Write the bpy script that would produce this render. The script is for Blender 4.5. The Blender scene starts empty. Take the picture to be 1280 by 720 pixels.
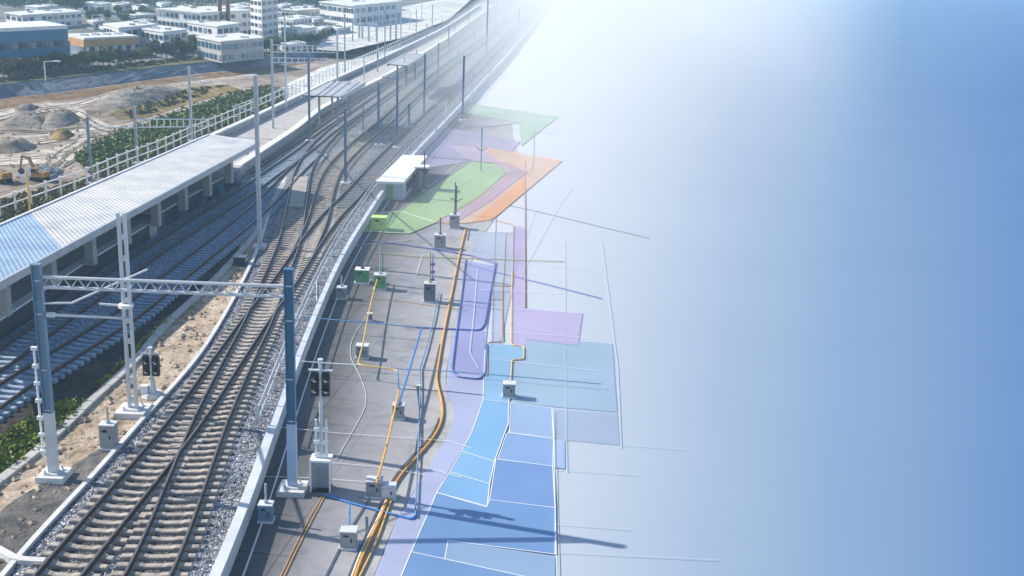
import bpy, bmesh, math, random
from mathutils import Vector, Matrix, Quaternion
random.seed(7)
R = math.radians
S = bpy.context.scene
COL = S.collection

# ------------------------------------------------------------------ camera
W, Hh = 1280.0, 720.0
FPX = 1412.0
CAM = Vector((0, 0, 21.0))
PITCH, ROLL = R(17.0), R(2.4)
cam = bpy.data.cameras.new('camera')
cam.sensor_width = 36.0
cam.lens = 36.0 * FPX / W
cam.clip_start, cam.clip_end = 0.5, 6000
camo = bpy.data.objects.new('camera', cam)
COL.objects.link(camo)
fwd = Vector((0, math.cos(PITCH), -math.sin(PITCH)))
up0 = Vector((0, math.sin(PITCH), math.cos(PITCH)))
rt0 = Vector((1, 0, 0))
rt = rt0 * math.cos(ROLL) + up0 * math.sin(ROLL)
up = -rt0 * math.sin(ROLL) + up0 * math.cos(ROLL)
M = Matrix((rt, up, -fwd)).transposed().to_4x4()
M.translation = CAM
camo.matrix_world = M
S.camera = camo

# ------------------------------------------------------------------ world, sun, exposure
SUN_EL = R(35)
SUN_TO = Vector((1.0, -0.25, 0)).normalized()          # direction the light travels over the ground
wd = bpy.data.worlds.new('World'); S.world = wd; wd.use_nodes = True
nt = wd.node_tree
sky = nt.nodes.new('ShaderNodeTexSky'); sky.sky_type = 'NISHITA'; sky.sun_disc = False
sky.sun_elevation = SUN_EL
tosun = -SUN_TO
sky.sun_rotation = math.atan2(tosun.x, tosun.y)
sky.air_density = 1.0; sky.dust_density = 0.6; sky.ozone_density = 2.0
nt.links.new(sky.outputs[0], nt.nodes['Background'].inputs[0])
nt.nodes['Background'].inputs[1].default_value = 0.13
sl = bpy.data.lights.new('sun', 'SUN'); sl.energy = 5.0; sl.angle = R(0.5); sl.color = (1.0, 0.91, 0.78)
so = bpy.data.objects.new('sun', sl); COL.objects.link(so)
ld = Vector((SUN_TO.x * math.cos(SUN_EL), SUN_TO.y * math.cos(SUN_EL), -math.sin(SUN_EL)))
so.rotation_euler = ld.to_track_quat('-Z', 'Y').to_euler()
so.location = (-60, 20, 80)
S.view_settings.view_transform = 'Standard'
S.view_settings.look = 'None'
S.view_settings.gamma = 1
S.view_settings.exposure = 0.55
S.cycles.max_bounces = 6
S.cycles.transparent_max_bounces = 16
S.cycles.volume_bounces = 1

# ------------------------------------------------------------------ ground lookup: a point of the photograph -> the place where it stands
def G(px, py, z=0.0):
    d = rt * ((px - W / 2) / FPX) - up * ((py - Hh / 2) / FPX) + fwd
    t = (z - CAM.z) / d.z
    p = CAM + d * t
    return Vector((p.x, p.y, z))
def PX(p):
    d = Vector(p) - CAM
    w = d.dot(fwd)
    return (W / 2 + FPX * d.dot(rt) / w, Hh / 2 - FPX * d.dot(up) / w)
def HT(base, ytop):
    """height of an upright thing whose foot is at base and whose top shows at row ytop"""
    lo, hi = 0.0, 80.0
    for _ in range(40):
        m = (lo + hi) / 2
        if PX((base.x, base.y, base.z + m))[1] > ytop: lo = m
        else: hi = m
    return lo
def spline(pts, step=1.0, closed=False):
    """Catmull-Rom through world points, resampled at even steps"""
    P = [Vector(p) for p in pts]
    out = []
    n = len(P)
    for i in range(n - 1):
        p0 = P[i - 1] if i > 0 else P[0] * 2 - P[1]
        p1, p2 = P[i], P[i + 1]
        p3 = P[i + 2] if i + 2 < n else P[-1] * 2 - P[-2]
        m = max(4, int((p2 - p1).length / 0.5))
        for k in range(m):
            t = k / m
            out.append(0.5 * ((2 * p1) + (p2 - p0) * t + (2 * p0 - 5 * p1 + 4 * p2 - p3) * t * t + (3 * p1 - p0 - 3 * p2 + p3) * t ** 3))
    out.append(P[-1])
    return resample(out, step)
def resample(P, step):
    out = [P[0].copy()]; acc = 0.0
    for a, b in zip(P, P[1:]):
        L = (b - a).length
        if L < 1e-9: continue
        d = step - acc
        while d <= L:
            out.append(a + (b - a) * (d / L)); d += step
        acc = L - (d - step)
    return out
def smooth(P, n=6):
    P = [p.copy() for p in P]
    for _ in range(n):
        Q = [P[0]] + [(P[i - 1] + P[i] * 2 + P[i + 1]) / 4 for i in range(1, len(P) - 1)] + [P[-1]]
        P = Q
    return P
def offset(P, d):
    out = []
    for i, p in enumerate(P):
        a = P[max(0, i - 1)]; b = P[min(len(P) - 1, i + 1)]
        t = (b - a); t.z = 0; t.normalize()
        out.append(p + Vector((t.y, -t.x, 0)) * d)
    return out

# ------------------------------------------------------------------ materials
MATS = {}
def nodes_of(name):
    m = bpy.data.materials.new(name); m.use_nodes = True
    return m, m.node_tree, m.node_tree.nodes['Principled BSDF']
def N(nt, t, **kw):
    n = nt.nodes.new(t)
    for k, v in kw.items():
        if k in n.inputs: n.inputs[k].default_value = v
        else: setattr(n, k, v)
    return n
def coords(nt, scale=1.0):
    g = nt.nodes.new('ShaderNodeNewGeometry')
    mp = nt.nodes.new('ShaderNodeMapping')
    mp.inputs['Scale'].default_value = (scale,) * 3 if not isinstance(scale, tuple) else scale
    nt.links.new(g.outputs['Position'], mp.inputs['Vector'])
    return mp.outputs[0]
def ramp(nt, fac, stops, interp='LINEAR'):
    r = nt.nodes.new('ShaderNodeValToRGB'); r.color_ramp.interpolation = interp
    e = r.color_ramp.elements
    while len(e) < len(stops): e.new(0.5)
    for i, (p, c) in enumerate(stops):
        e[i].position = p; e[i].color = (c[0], c[1], c[2], 1)
    nt.links.new(fac, r.inputs[0])
    return r.outputs[0]
def mixc(nt, fac, a, b, mode='MIX'):
    m = nt.nodes.new('ShaderNodeMix'); m.data_type = 'RGBA'; m.blend_type = mode
    for s, v in ((0, fac), (6, a), (7, b)):
        if isinstance(v, (int, float)): m.inputs[s].default_value = v
        elif isinstance(v, tuple): m.inputs[s].default_value = (v[0], v[1], v[2], 1)
        else: nt.links.new(v, m.inputs[s])
    return m.outputs[2]
def noise(nt, scale, detail=6, rough=0.6, co=None, dist=0.0):
    n = N(nt, 'ShaderNodeTexNoise', Scale=scale, Detail=detail, Roughness=rough, Distortion=dist)
    nt.links.new(co if co is not None else coords(nt), n.inputs['Vector'])
    return n.outputs['Fac']
def bump(nt, b, h, strength=0.4, dist=0.05):
    n = N(nt, 'ShaderNodeBump', Strength=strength, Distance=dist)
    nt.links.new(h, n.inputs['Height']); nt.links.new(n.outputs[0], b.inputs['Normal'])
def mat(name, c, rough=0.6, metal=0.0, var=0.18, scale=1.5, bmp=0.0, spec=0.4):
    """plain paint, metal or concrete with wear: two scales of noise over the base colour"""
    if name in MATS: return MATS[name]
    m, nt, b = nodes_of(name)
    n1 = noise(nt, scale, 8, 0.65)
    dark = tuple(x * (1 - var * 1.6) for x in c); lite = tuple(min(0.95, x * (1 + var)) for x in c)
    col = ramp(nt, n1, [(0.25, dark), (0.5, c), (0.8, lite)])
    nt.links.new(col, b.inputs['Base Color'])
    b.inputs['Roughness'].default_value = rough; b.inputs['Metallic'].default_value = metal
    b.inputs['Specular IOR Level'].default_value = spec
    if bmp: bump(nt, b, noise(nt, scale * 8, 4), bmp, 0.02)
    MATS[name] = m
    return m
def acrylic(name, c, alpha):
    if name in MATS: return MATS[name]
    m, nt, b = nodes_of(name)
    b.inputs['Base Color'].default_value = (*c, 1); b.inputs['Roughness'].default_value = 0.35
    b.inputs['Alpha'].default_value = alpha * .88
    col = ramp(nt, noise(nt, 0.15, 3), [(0.3, tuple(x * 0.9 for x in c)), (0.7, tuple(min(1, x * 1.08) for x in c))])
    nt.links.new(col, b.inputs['Base Color'])
    MATS[name] = m
    return m

def m_ballast(name, dark, mid, lite):
    m, nt, b = nodes_of(name)
    v = N(nt, 'ShaderNodeTexVoronoi', Scale=9.0, Randomness=1.0); nt.links.new(coords(nt), v.inputs['Vector'])
    v2 = N(nt, 'ShaderNodeTexVoronoi', Scale=9.0, Randomness=1.0); v2.feature = 'DISTANCE_TO_EDGE'
    nt.links.new(coords(nt), v2.inputs['Vector'])
    sep = nt.nodes.new('ShaderNodeSeparateColor'); nt.links.new(v.outputs['Color'], sep.inputs[0])
    c = ramp(nt, sep.outputs[0], [(0.0, dark), (0.5, mid), (0.93, lite), (1.0, tuple(min(.85, x * 1.7) for x in lite))])
    gap = ramp(nt, v2.outputs['Distance'], [(0.0, (0.12,) * 3), (0.12, (1, 1, 1))])
    c = mixc(nt, 0.85, c, gap, 'MULTIPLY')
    big = ramp(nt, noise(nt, 0.5, 5), [(0.3, (0.72, 0.70, 0.68)), (0.7, (1.1, 1.1, 1.1))])
    c = mixc(nt, 1.0, c, big, 'MULTIPLY')
    nt.links.new(c, b.inputs['Base Color']); b.inputs['Roughness'].default_value = 0.9
    bump(nt, b, v2.outputs['Distance'], 1.0, 0.12)
    return m
MATS['ballast'] = m_ballast('ballast', (0.07, 0.09, 0.13), (0.27, 0.30, 0.36), (0.50, 0.52, 0.57))
MATS['ballast_dark'] = m_ballast('ballast_dark', (0.03, 0.032, 0.04), (0.10, 0.10, 0.11), (0.24, 0.23, 0.23))
MATS['ballast_shade_blue'] = m_ballast('ballast_shade_blue', (0.28, 0.38, 0.50), (0.42, 0.52, 0.66), (0.58, 0.67, 0.78))  # blue of the canopy's shade painted into the stone colour

def m_soil(name, a, b_, c_, d_, s=1.0):
    m, nt, b = nodes_of(name)
    n1 = noise(nt, 0.16 * s, 8, 0.62, dist=1.6); n2 = noise(nt, 1.1 * s, 9, 0.68, dist=0.5); n3 = noise(nt, 9 * s, 6, 0.7)
    c = ramp(nt, n1, [(0.3, a), (0.45, b_), (0.58, c_), (0.72, d_)])
    c2 = ramp(nt, n2, [(0.3, (0.4, 0.38, 0.37)), (0.5, (0.95, 0.95, 0.95)), (0.7, (1.2, 1.18, 1.12))])
    c = mixc(nt, 1.0, c, c2, 'MULTIPLY')
    c3 = ramp(nt, n3, [(0.3, (0.62,) * 3), (0.6, (1.08,) * 3)])
    c = mixc(nt, 0.8, c, c3, 'MULTIPLY')
    nt.links.new(c, b.inputs['Base Color']); b.inputs['Roughness'].default_value = 0.95
    b.inputs['Specular IOR Level'].default_value = 0.15
    bump(nt, b, n2, 0.9, 0.35)
    return m
MATS['sand'] = m_soil('sand', (0.34, 0.26, 0.18), (0.52, 0.42, 0.31), (0.60, 0.50, 0.39), (0.68, 0.59, 0.48), 1.3)
MATS['site_soil'] = m_soil('site_soil', (0.15, 0.12, 0.10), (0.28, 0.23, 0.19), (0.40, 0.34, 0.29), (0.52, 0.47, 0.42), 0.45)
MATS['dark_soil'] = m_soil('dark_soil', (0.035, 0.032, 0.028), (0.06, 0.052, 0.045), (0.09, 0.08, 0.07), (0.13, 0.115, 0.10), 1.6)
MATS['gravel_dirt'] = m_soil('gravel_dirt', (0.10, 0.10, 0.10), (0.16, 0.155, 0.15), (0.22, 0.21, 0.20), (0.28, 0.27, 0.25), 1.2)
MATS['brown_field'] = m_soil('brown_field', (0.14, 0.09, 0.05), (0.22, 0.14, 0.08), (0.26, 0.18, 0.11), (0.30, 0.24, 0.16), 0.6)
MATS['ochre_field'] = m_soil('ochre_field', (0.09, 0.09, 0.05), (0.20, 0.16, 0.07), (0.34, 0.24, 0.10), (0.26, 0.22, 0.16), 0.8)
MATS['pale_track'] = m_soil('pale_track', (0.42, 0.36, 0.30), (0.56, 0.50, 0.43), (0.65, 0.60, 0.54), (0.70, 0.66, 0.60), 0.7)
MATS['mound_soil'] = m_soil('mound_soil', (0.16, 0.15, 0.14), (0.24, 0.22, 0.20), (0.32, 0.29, 0.26), (0.38, 0.35, 0.31), 1.0)
MATS['embank'] = m_soil('embank', (0.13, 0.16, 0.20), (0.19, 0.22, 0.27), (0.23, 0.26, 0.31), (0.28, 0.31, 0.36), 0.8)
MATS['verge'] = m_soil('verge', (0.06, 0.08, 0.03), (0.12, 0.13, 0.05), (0.20, 0.18, 0.09), (0.26, 0.23, 0.15), 1.2)
MATS['town'] = m_soil('town', (0.10, 0.11, 0.11), (0.18, 0.19, 0.19), (0.26, 0.26, 0.25), (0.10, 0.13, 0.07), 0.35)
MATS['pale_yard'] = m_soil('pale_yard', (0.50, 0.52, 0.50), (0.62, 0.63, 0.62), (0.72, 0.72, 0.70), (0.76, 0.77, 0.78), 0.4)

def m_leaf(name, cs):
    m, nt, b = nodes_of(name)
    oi = nt.nodes.new('ShaderNodeObjectInfo')
    n1 = noise(nt, 0.9, 4)
    c = ramp(nt, n1, [(0.3, cs[0]), (0.5, cs[1]), (0.72, cs[2])])
    r2 = ramp(nt, oi.outputs['Random'], [(0, (0.7, 0.8, 0.75)), (1, (1.25, 1.1, 0.95))])
    c = mixc(nt, 1.0, c, r2, 'MULTIPLY')
    nt.links.new(c, b.inputs['Base Color']); b.inputs['Roughness'].default_value = 0.7
    b.inputs['Specular IOR Level'].default_value = 0.2
    MATS[name] = m; return m
m_leaf('leaf_dark', [(0.045, 0.08, 0.045), (0.075, 0.12, 0.06), (0.13, 0.18, 0.08)])
m_leaf('leaf_rust', [(0.09, 0.06, 0.04), (0.16, 0.09, 0.06), (0.22, 0.14, 0.09)])
m_leaf('leaf_bright', [(0.10, 0.14, 0.02), (0.19, 0.24, 0.03), (0.32, 0.36, 0.06)])
m_leaf('leaf_scrub', [(0.07, 0.11, 0.035), (0.12, 0.17, 0.055), (0.19, 0.24, 0.09)])
m_leaf('leaf_olive', [(0.06, 0.07, 0.03), (0.12, 0.12, 0.05), (0.20, 0.18, 0.08)])

def m_deck():
    m, nt, b = nodes_of('deck_paving')
    co = coords(nt)
    mp = nt.nodes.new('ShaderNodeMapping'); mp.inputs['Rotation'].default_value = (0, 0, R(8))
    nt.links.new(co, mp.inputs['Vector'])
    br = N(nt, 'ShaderNodeTexBrick', Scale=1.0); br.offset = 0.0
    br.inputs['Color1'].default_value = (1, 1, 1, 1); br.inputs['Color2'].default_value = (0.86, 0.87, 0.88, 1)
    br.inputs['Mortar'].default_value = (0.28, 0.28, 0.28, 1); br.inputs['Mortar Size'].default_value = 0.03
    br.inputs['Brick Width'].default_value = 2.6; br.inputs['Row Height'].default_value = 2.9
    nt.links.new(mp.outputs[0], br.inputs['Vector'])
    at = nt.nodes.new('ShaderNodeAttribute'); at.attribute_name = 'across'
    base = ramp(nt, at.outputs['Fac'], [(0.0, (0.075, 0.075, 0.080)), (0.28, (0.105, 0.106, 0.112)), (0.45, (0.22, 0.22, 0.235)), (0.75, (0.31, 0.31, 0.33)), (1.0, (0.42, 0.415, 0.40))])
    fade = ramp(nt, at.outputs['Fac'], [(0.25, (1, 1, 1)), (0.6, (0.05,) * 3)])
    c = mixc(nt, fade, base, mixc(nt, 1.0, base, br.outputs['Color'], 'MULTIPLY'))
    n = ramp(nt, noise(nt, 0.45, 10, 0.72, dist=1.2), [(0.32, (0.66,) * 3), (0.48, (0.96,) * 3), (0.7, (1.16,) * 3)])
    c = mixc(nt, 1.0, c, n, 'MULTIPLY')
    n = ramp(nt, noise(nt, 30, 3, 0.7), [(0.3, (0.86,) * 3), (0.7, (1.1,) * 3)])
    c = mixc(nt, 1.0, c, n, 'MULTIPLY')
    nt.links.new(c, b.inputs['Base Color']); b.inputs['Roughness'].default_value = 0.75
    MATS['deck'] = m
m_deck()

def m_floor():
    """the broad floor with a painted haze fade: white beside the tracks, blue away from them"""
    m, nt, b = nodes_of('haze_fade_floor')  # base colour carries a painted haze fade, white to blue
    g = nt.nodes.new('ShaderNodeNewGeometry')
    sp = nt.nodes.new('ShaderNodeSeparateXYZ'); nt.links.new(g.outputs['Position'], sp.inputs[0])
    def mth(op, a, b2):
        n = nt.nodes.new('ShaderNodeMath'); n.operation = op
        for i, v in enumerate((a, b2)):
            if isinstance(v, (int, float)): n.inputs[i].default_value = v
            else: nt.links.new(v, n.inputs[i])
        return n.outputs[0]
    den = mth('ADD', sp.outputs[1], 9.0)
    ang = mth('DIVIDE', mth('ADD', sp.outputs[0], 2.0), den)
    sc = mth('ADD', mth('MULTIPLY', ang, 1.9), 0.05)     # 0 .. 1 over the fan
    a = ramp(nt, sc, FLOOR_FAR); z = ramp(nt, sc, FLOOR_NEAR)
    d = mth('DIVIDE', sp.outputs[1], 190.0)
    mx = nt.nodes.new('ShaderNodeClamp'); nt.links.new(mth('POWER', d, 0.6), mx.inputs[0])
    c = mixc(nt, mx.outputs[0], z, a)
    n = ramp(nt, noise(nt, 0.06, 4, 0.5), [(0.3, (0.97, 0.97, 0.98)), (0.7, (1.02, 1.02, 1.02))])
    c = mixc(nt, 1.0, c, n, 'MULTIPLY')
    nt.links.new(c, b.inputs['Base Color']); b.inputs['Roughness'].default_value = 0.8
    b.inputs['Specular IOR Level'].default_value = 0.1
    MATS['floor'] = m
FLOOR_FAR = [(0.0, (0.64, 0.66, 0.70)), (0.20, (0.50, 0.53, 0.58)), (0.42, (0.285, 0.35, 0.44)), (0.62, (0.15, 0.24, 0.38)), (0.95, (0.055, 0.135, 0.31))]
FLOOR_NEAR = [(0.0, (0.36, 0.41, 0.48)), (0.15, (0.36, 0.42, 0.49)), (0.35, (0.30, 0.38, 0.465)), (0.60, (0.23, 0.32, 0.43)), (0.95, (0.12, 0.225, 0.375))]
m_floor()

def m_corr(key='corr', k=(1, 1, 1)):
    m, nt, b = nodes_of('corrugated')
    b.inputs['Metallic'].default_value = 0.0
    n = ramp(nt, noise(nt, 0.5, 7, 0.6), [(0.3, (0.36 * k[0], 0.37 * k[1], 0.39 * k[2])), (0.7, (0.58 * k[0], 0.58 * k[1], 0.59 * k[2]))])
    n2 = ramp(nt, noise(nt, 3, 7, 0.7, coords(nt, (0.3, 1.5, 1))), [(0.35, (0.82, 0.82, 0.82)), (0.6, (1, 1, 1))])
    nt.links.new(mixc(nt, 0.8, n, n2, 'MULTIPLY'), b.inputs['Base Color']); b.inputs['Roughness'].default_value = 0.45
    MATS[key] = m
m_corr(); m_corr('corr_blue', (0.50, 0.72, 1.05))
steel = mat('galvanised_steel', (0.46, 0.49, 0.52), 0.45, 0.25, 0.14, 1.2)
steel_b = mat('blue_steel', (0.22, 0.33, 0.44), 0.45, 0.2, 0.15, 1.5)
pale = mat('pale_paint', (0.74, 0.76, 0.78), 0.5, 0, 0.08, 1.0)
conc = mat('concrete', (0.42, 0.41, 0.39), 0.85, 0, 0.2, 1.2, 0.3)
conc_l = mat('pale_concrete', (0.60, 0.60, 0.59), 0.8, 0, 0.14, 0.9, 0.2)
conc_d = mat('dark_concrete', (0.15, 0.145, 0.14), 0.85, 0, 0.25, 0.8)
slp = mat('sleeper_concrete', (0.38, 0.34, 0.30), 0.9, 0, 0.4, 2.2, 0.3)
slpb = mat('shade_blue_sleeper', (0.28, 0.36, 0.46), 0.9, 0, 0.3, 2.2, 0.3)  # sleepers of the platform tracks, the shade's blue painted in
railtop = mat('worn_rail_steel', (0.17, 0.155, 0.15), 0.35, 0.4, 0.15, 2)
railrust = mat('rusty_rail', (0.085, 0.048, 0.030), 0.8, 0, 0.35, 3)
black = mat('black_paint', (0.018, 0.019, 0.022), 0.45, 0, 0.2, 3)
lens = mat('pale_lens', (0.75, 0.78, 0.80), 0.2, 0, 0.05, 3)
grey = mat('cabinet_grey', (0.30, 0.315, 0.33), 0.55, 0.1, 0.12, 2)
grey_l = mat('cabinet_lid', (0.62, 0.64, 0.66), 0.5, 0.1, 0.1, 2)
dglass = mat('dark_glass', (0.035, 0.06, 0.085), 0.12, 0, 0.3, 1, spec=0.6)
bglass = mat('blue_glass', (0.05, 0.13, 0.22), 0.15, 0, 0.3, 0.6, spec=0.6)
orange = mat('orange_pipe', (0.80, 0.36, 0.015), 0.4, 0, 0.1, 2)
amber = mat('amber_pipe', (0.72, 0.45, 0.08), 0.45, 0, 0.1, 2)
brown = mat('copper_pipe', (0.50, 0.26, 0.12), 0.5, 0, 0.15, 2)
bluep = mat('blue_pipe', (0.04, 0.20, 0.55), 0.4, 0, 0.1, 2)
blues = mat('steel_blue_pipe', (0.13, 0.27, 0.46), 0.45, 0, 0.12, 2)
indigo = mat('indigo_pipe', (0.10, 0.14, 0.42), 0.4, 0, 0.1, 2)
dkpipe = mat('dark_pipe', (0.09, 0.12, 0.15), 0.5, 0, 0.1, 2)
white = mat('white_paint', (0.80, 0.83, 0.86), 0.5, 0, 0.05, 1)
olivep = mat('olive_pipe', (0.40, 0.38, 0.07), 0.5, 0, 0.1, 2)
greenc = mat('green_cabinet', (0.15, 0.36, 0.16), 0.55, 0, 0.15, 3)
limec = mat('lime_cabinet', (0.52, 0.66, 0.20), 0.55, 0, 0.12, 3)
violet = mat('violet_paint', (0.45, 0.33, 0.58), 0.5, 0, 0.1, 2)
yellow = mat('digger_yellow', (0.42, 0.23, 0.06), 0.6, 0, 0.35, 2)
wallwhite = mat('wall_white', (0.66, 0.67, 0.67), 0.8, 0, 0.08, 0.4)
wallgrey = mat('wall_grey', (0.42, 0.42, 0.41), 0.8, 0, 0.12, 0.4)
blueclad = mat('blue_cladding', (0.035, 0.16, 0.30), 0.35, 0, 0.12, 0.5)
woodclad = mat('orange_cladding', (0.50, 0.28, 0.12), 0.6, 0, 0.2, 0.8)
rust = mat('rust_paint', (0.16, 0.075, 0.055), 0.7, 0, 0.2, 1)
bark = mat('bark', (0.09, 0.065, 0.045), 0.9, 0, 0.3, 3)
roofm = mat('pale_roof', (0.62, 0.63, 0.62), 0.7, 0, 0.1, 0.5)

# ------------------------------------------------------------------ mesh builder
class MB:
    def __init__(s): s.v = []; s.f = []
    def add(s, vs, fs):
        n = len(s.v); s.v += [tuple(v) for v in vs]; s.f += [tuple(i + n for i in f) for f in fs]; return s
    def box(s, c, size, rz=0.0, taper=1.0):
        cx, cy, cz = c; sx, sy, sz = (a / 2 for a in size); ca, sa = math.cos(rz), math.sin(rz)
        vs = []
        for z in (-1, 1):
            k = taper if z > 0 else 1.0
            for x, y in ((-1, -1), (1, -1), (1, 1), (-1, 1)):
                X, Y = x * sx * k, y * sy * k
                vs.append((cx + X * ca - Y * sa, cy + X * sa + Y * ca, cz + z * sz))
        return s.add(vs, [(3, 2, 1, 0), (4, 5, 6, 7), (0, 1, 5, 4), (1, 2, 6, 5), (2, 3, 7, 6), (3, 0, 4, 7)])
    def tube(s, pts, r, n=8, caps=True, r2=None):
        P = [Vector(p) for p in pts]; rings = []
        ref = Vector((0, 0, 1))
        for i, p in enumerate(P):
            a = P[max(0, i - 1)]; b = P[min(len(P) - 1, i + 1)]
            t = (b - a).normalized()
            if abs(t.dot(ref)) > 0.95: u = Vector((1, 0, 0)); u = (u - t * u.dot(t)).normalized()
            else: u = (ref - t * ref.dot(t)).normalized()
            w = t.cross(u)
            rr = r if r2 is None else r + (r2 - r) * i / (len(P) - 1)
            rings.append([p + (u * math.cos(2 * math.pi * k / n + math.pi / n) + w * math.sin(2 * math.pi * k / n + math.pi / n)) * rr for k in range(n)])
        vs = [v for rg in rings for v in rg]; fs = []
        for i in range(len(P) - 1):
            for k in range(n):
                a, b = i * n + k, i * n + (k + 1) % n
                fs.append((a, b, b + n, a + n))
        if caps: fs += [tuple(range(n - 1, -1, -1)), tuple((len(P) - 1) * n + k for k in range(n))]
        return s.add(vs, fs)
    def bar(s, a, b, w, h=None):
        """a square bar from a to b"""
        h = h or w
        a, b = Vector(a), Vector(b); t = (b - a).normalized()
        ref = Vector((0, 0, 1)) if abs(t.z) < 0.95 else Vector((0, 1, 0))
        u = t.cross(ref).normalized(); v = u.cross(t)
        vs = [p + u * (x * w / 2) + v * (y * h / 2) for p in (a, b) for x, y in ((-1, -1), (1, -1), (1, 1), (-1, 1))]
        return s.add(vs, [(3, 2, 1, 0), (4, 5, 6, 7), (0, 1, 5, 4), (1, 2, 6, 5), (2, 3, 7, 6), (3, 0, 4, 7)])
    def prism(s, pts, z0, z1):
        n = len(pts)
        ar = sum(pts[i][0] * pts[(i + 1) % n][1] - pts[(i + 1) % n][0] * pts[i][1] for i in range(n))
        if ar < 0: pts = pts[::-1]
        vs = [(p[0], p[1], z0) for p in pts] + [(p[0], p[1], z1) for p in pts]
        return s.add(vs, [tuple(range(n - 1, -1, -1)), tuple(range(n, 2 * n))] + [(i, (i + 1) % n, (i + 1) % n + n, i + n) for i in range(n)])
    def strip(s, A, B):
        n = min(len(A), len(B)); A, B = A[:n], B[:n]
        return s.add(list(A) + list(B), [(i, n + i, n + i + 1, i + 1) for i in range(n - 1)])
    def sweep(s, P, prof):
        """sweep a closed (across, z) outline along a flat path"""
        n = len(prof); vs = []
        for i, p in enumerate(P):
            a = P[max(0, i - 1)]; b = P[min(len(P) - 1, i + 1)]
            t = b - a; t.z = 0; t.normalize(); q = Vector((t.y, -t.x, 0))
            vs += [p + q * x + Vector((0, 0, z)) for x, z in prof]
        fs = [(i * n + k, i * n + (k + 1) % n, (i + 1) * n + (k + 1) % n, (i + 1) * n + k) for i in range(len(P) - 1) for k in range(n)]
        fs += [tuple(range(n - 1, -1, -1)), tuple((len(P) - 1) * n + k for k in range(n))]
        return s.add(vs, fs)
    def build(s, name, m, parent=None, loc=None, smooth_=False, rz=0.0):
        me = bpy.data.meshes.new(name); me.from_pydata(s.v, [], s.f); me.update()
        bm = bmesh.new(); bm.from_mesh(me); bmesh.ops.recalc_face_normals(bm, faces=bm.faces); bm.to_mesh(me); bm.free()
        me.materials.append(m)
        if smooth_:
            for p in me.polygons: p.use_smooth = True
        o = bpy.data.objects.new(name, me); COL.objects.link(o)
        if loc is not None: o.location = loc
        if rz: o.rotation_euler.z = rz
        if parent is not None: o.parent = parent
        return o
def tag(o, label=None, cat=None, group=None, kind=None):
    if label: o['label'] = label
    if cat: o['category'] = cat
    if group: o['group'] = group
    if kind: o['kind'] = kind
    return o
def empty(name, loc=(0, 0, 0), rz=0.0):
    o = bpy.data.objects.new(name, None); COL.objects.link(o); o.location = loc; o.rotation_euler.z = rz
    o.empty_display_size = 0.3
    return o
def kids(o): return [c for c in COL.objects if c.parent == o]
def copy_tree(o, ks):
    c = o.copy(); COL.objects.link(c)
    for k, sub in ks:
        d = k.copy(); COL.objects.link(d); d.parent = c
        for g in sub:
            e = g.copy(); COL.objects.link(e); e.parent = d
    return c
def tree_of(o): return [(k, list(k.children)) for k in o.children]
def structure(name, mb, m, z=None):
    o = mb.build(name, m); o['kind'] = 'structure'; return o
ORD = ['leftmost', 'second', 'third', 'fourth', 'fifth', 'sixth', 'seventh', 'eighth', 'ninth', 'tenth', 'eleventh', 'twelfth', 'thirteenth', 'fourteenth',
       'fifteenth', 'sixteenth', 'seventeenth', 'eighteenth', 'nineteenth', 'twentieth', 'twenty-first', 'twenty-second', 'twenty-third', 'twenty-fourth',
       'twenty-fifth', 'twenty-sixth', 'twenty-seventh', 'twenty-eighth', 'twenty-ninth', 'thirtieth', 'thirty-first', 'thirty-second', 'thirty-third', 'thirty-fourth', 'thirty-fifth', 'thirty-sixth', 'thirty-seventh', 'thirty-eighth', 'thirty-ninth', 'fortieth']

# ================================================================== THE SETTING
DZ = -0.60                # level of the deck right of the tracks
PL = 1.3                  # level of the town beyond the embankment
def gp(pts, z=0.0): return [G(x, y, z) for x, y in pts]

# floor of everything, level with the deck
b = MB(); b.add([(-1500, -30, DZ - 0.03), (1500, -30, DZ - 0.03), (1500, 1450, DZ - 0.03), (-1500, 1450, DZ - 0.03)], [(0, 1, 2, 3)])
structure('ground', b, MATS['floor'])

# coping line at the edge of the railway
COPE = [(240, 790), (268, 722), (300, 648), (340, 535), (384, 415), (424, 325), (457, 271), (480, 236), (503, 209), (524, 185), (560, 148), (600, 105), (640, 62), (680, 12)]
cope = smooth(spline(gp(COPE), 1.0), 20)
far = cope[-1] + (cope[-1] - cope[-8]).normalized() * 300
left_edge = [p.copy() for p in cope] + [far]
# railway and site ground: everything left of the coping
poly = [Vector((p.x, p.y, -0.06)) for p in left_edge[::2]] + [Vector((far.x, far.y, -0.06)), Vector((-900, 900, -0.06)), Vector((-900, -30, -0.06)), Vector((cope[0].x, -30, -0.06))]
b = MB(); b.add(poly, [tuple(range(len(poly)))])
structure('site_terrain', b, MATS['site_soil'])

def region(name, m, pts, z, sp=False):
    P = gp(pts, z)
    if sp: P = spline(P + [P[0]], 1.0)[:-1]
    b = MB(); b.add(P, [tuple(range(len(P)))])
    return structure(name, b, m)
def band(name, m, A, B, z, n=160):
    """a strip of ground between two lines of the plan"""
    PA, PB = spline(gp(A, z), 0.5), spline(gp(B, z), 0.5)
    def pick(P): return [P[int(i * (len(P) - 1) / n)] for i in range(n + 1)]
    b = MB(); b.strip(pick(PA), pick(PB))
    return structure(name, b, m)

KERB = [(-40, 775), (25, 695), (60, 655), (110, 605), (140, 570), (165, 540), (185, 518), (205, 497), (225, 475), (250, 445), (275, 405), (298, 363), (318, 322), (330, 290), (338, 262), (348, 240), (362, 215), (385, 190), (420, 165), (460, 140), (520, 95), (590, 40), (640, -2)]
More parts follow.
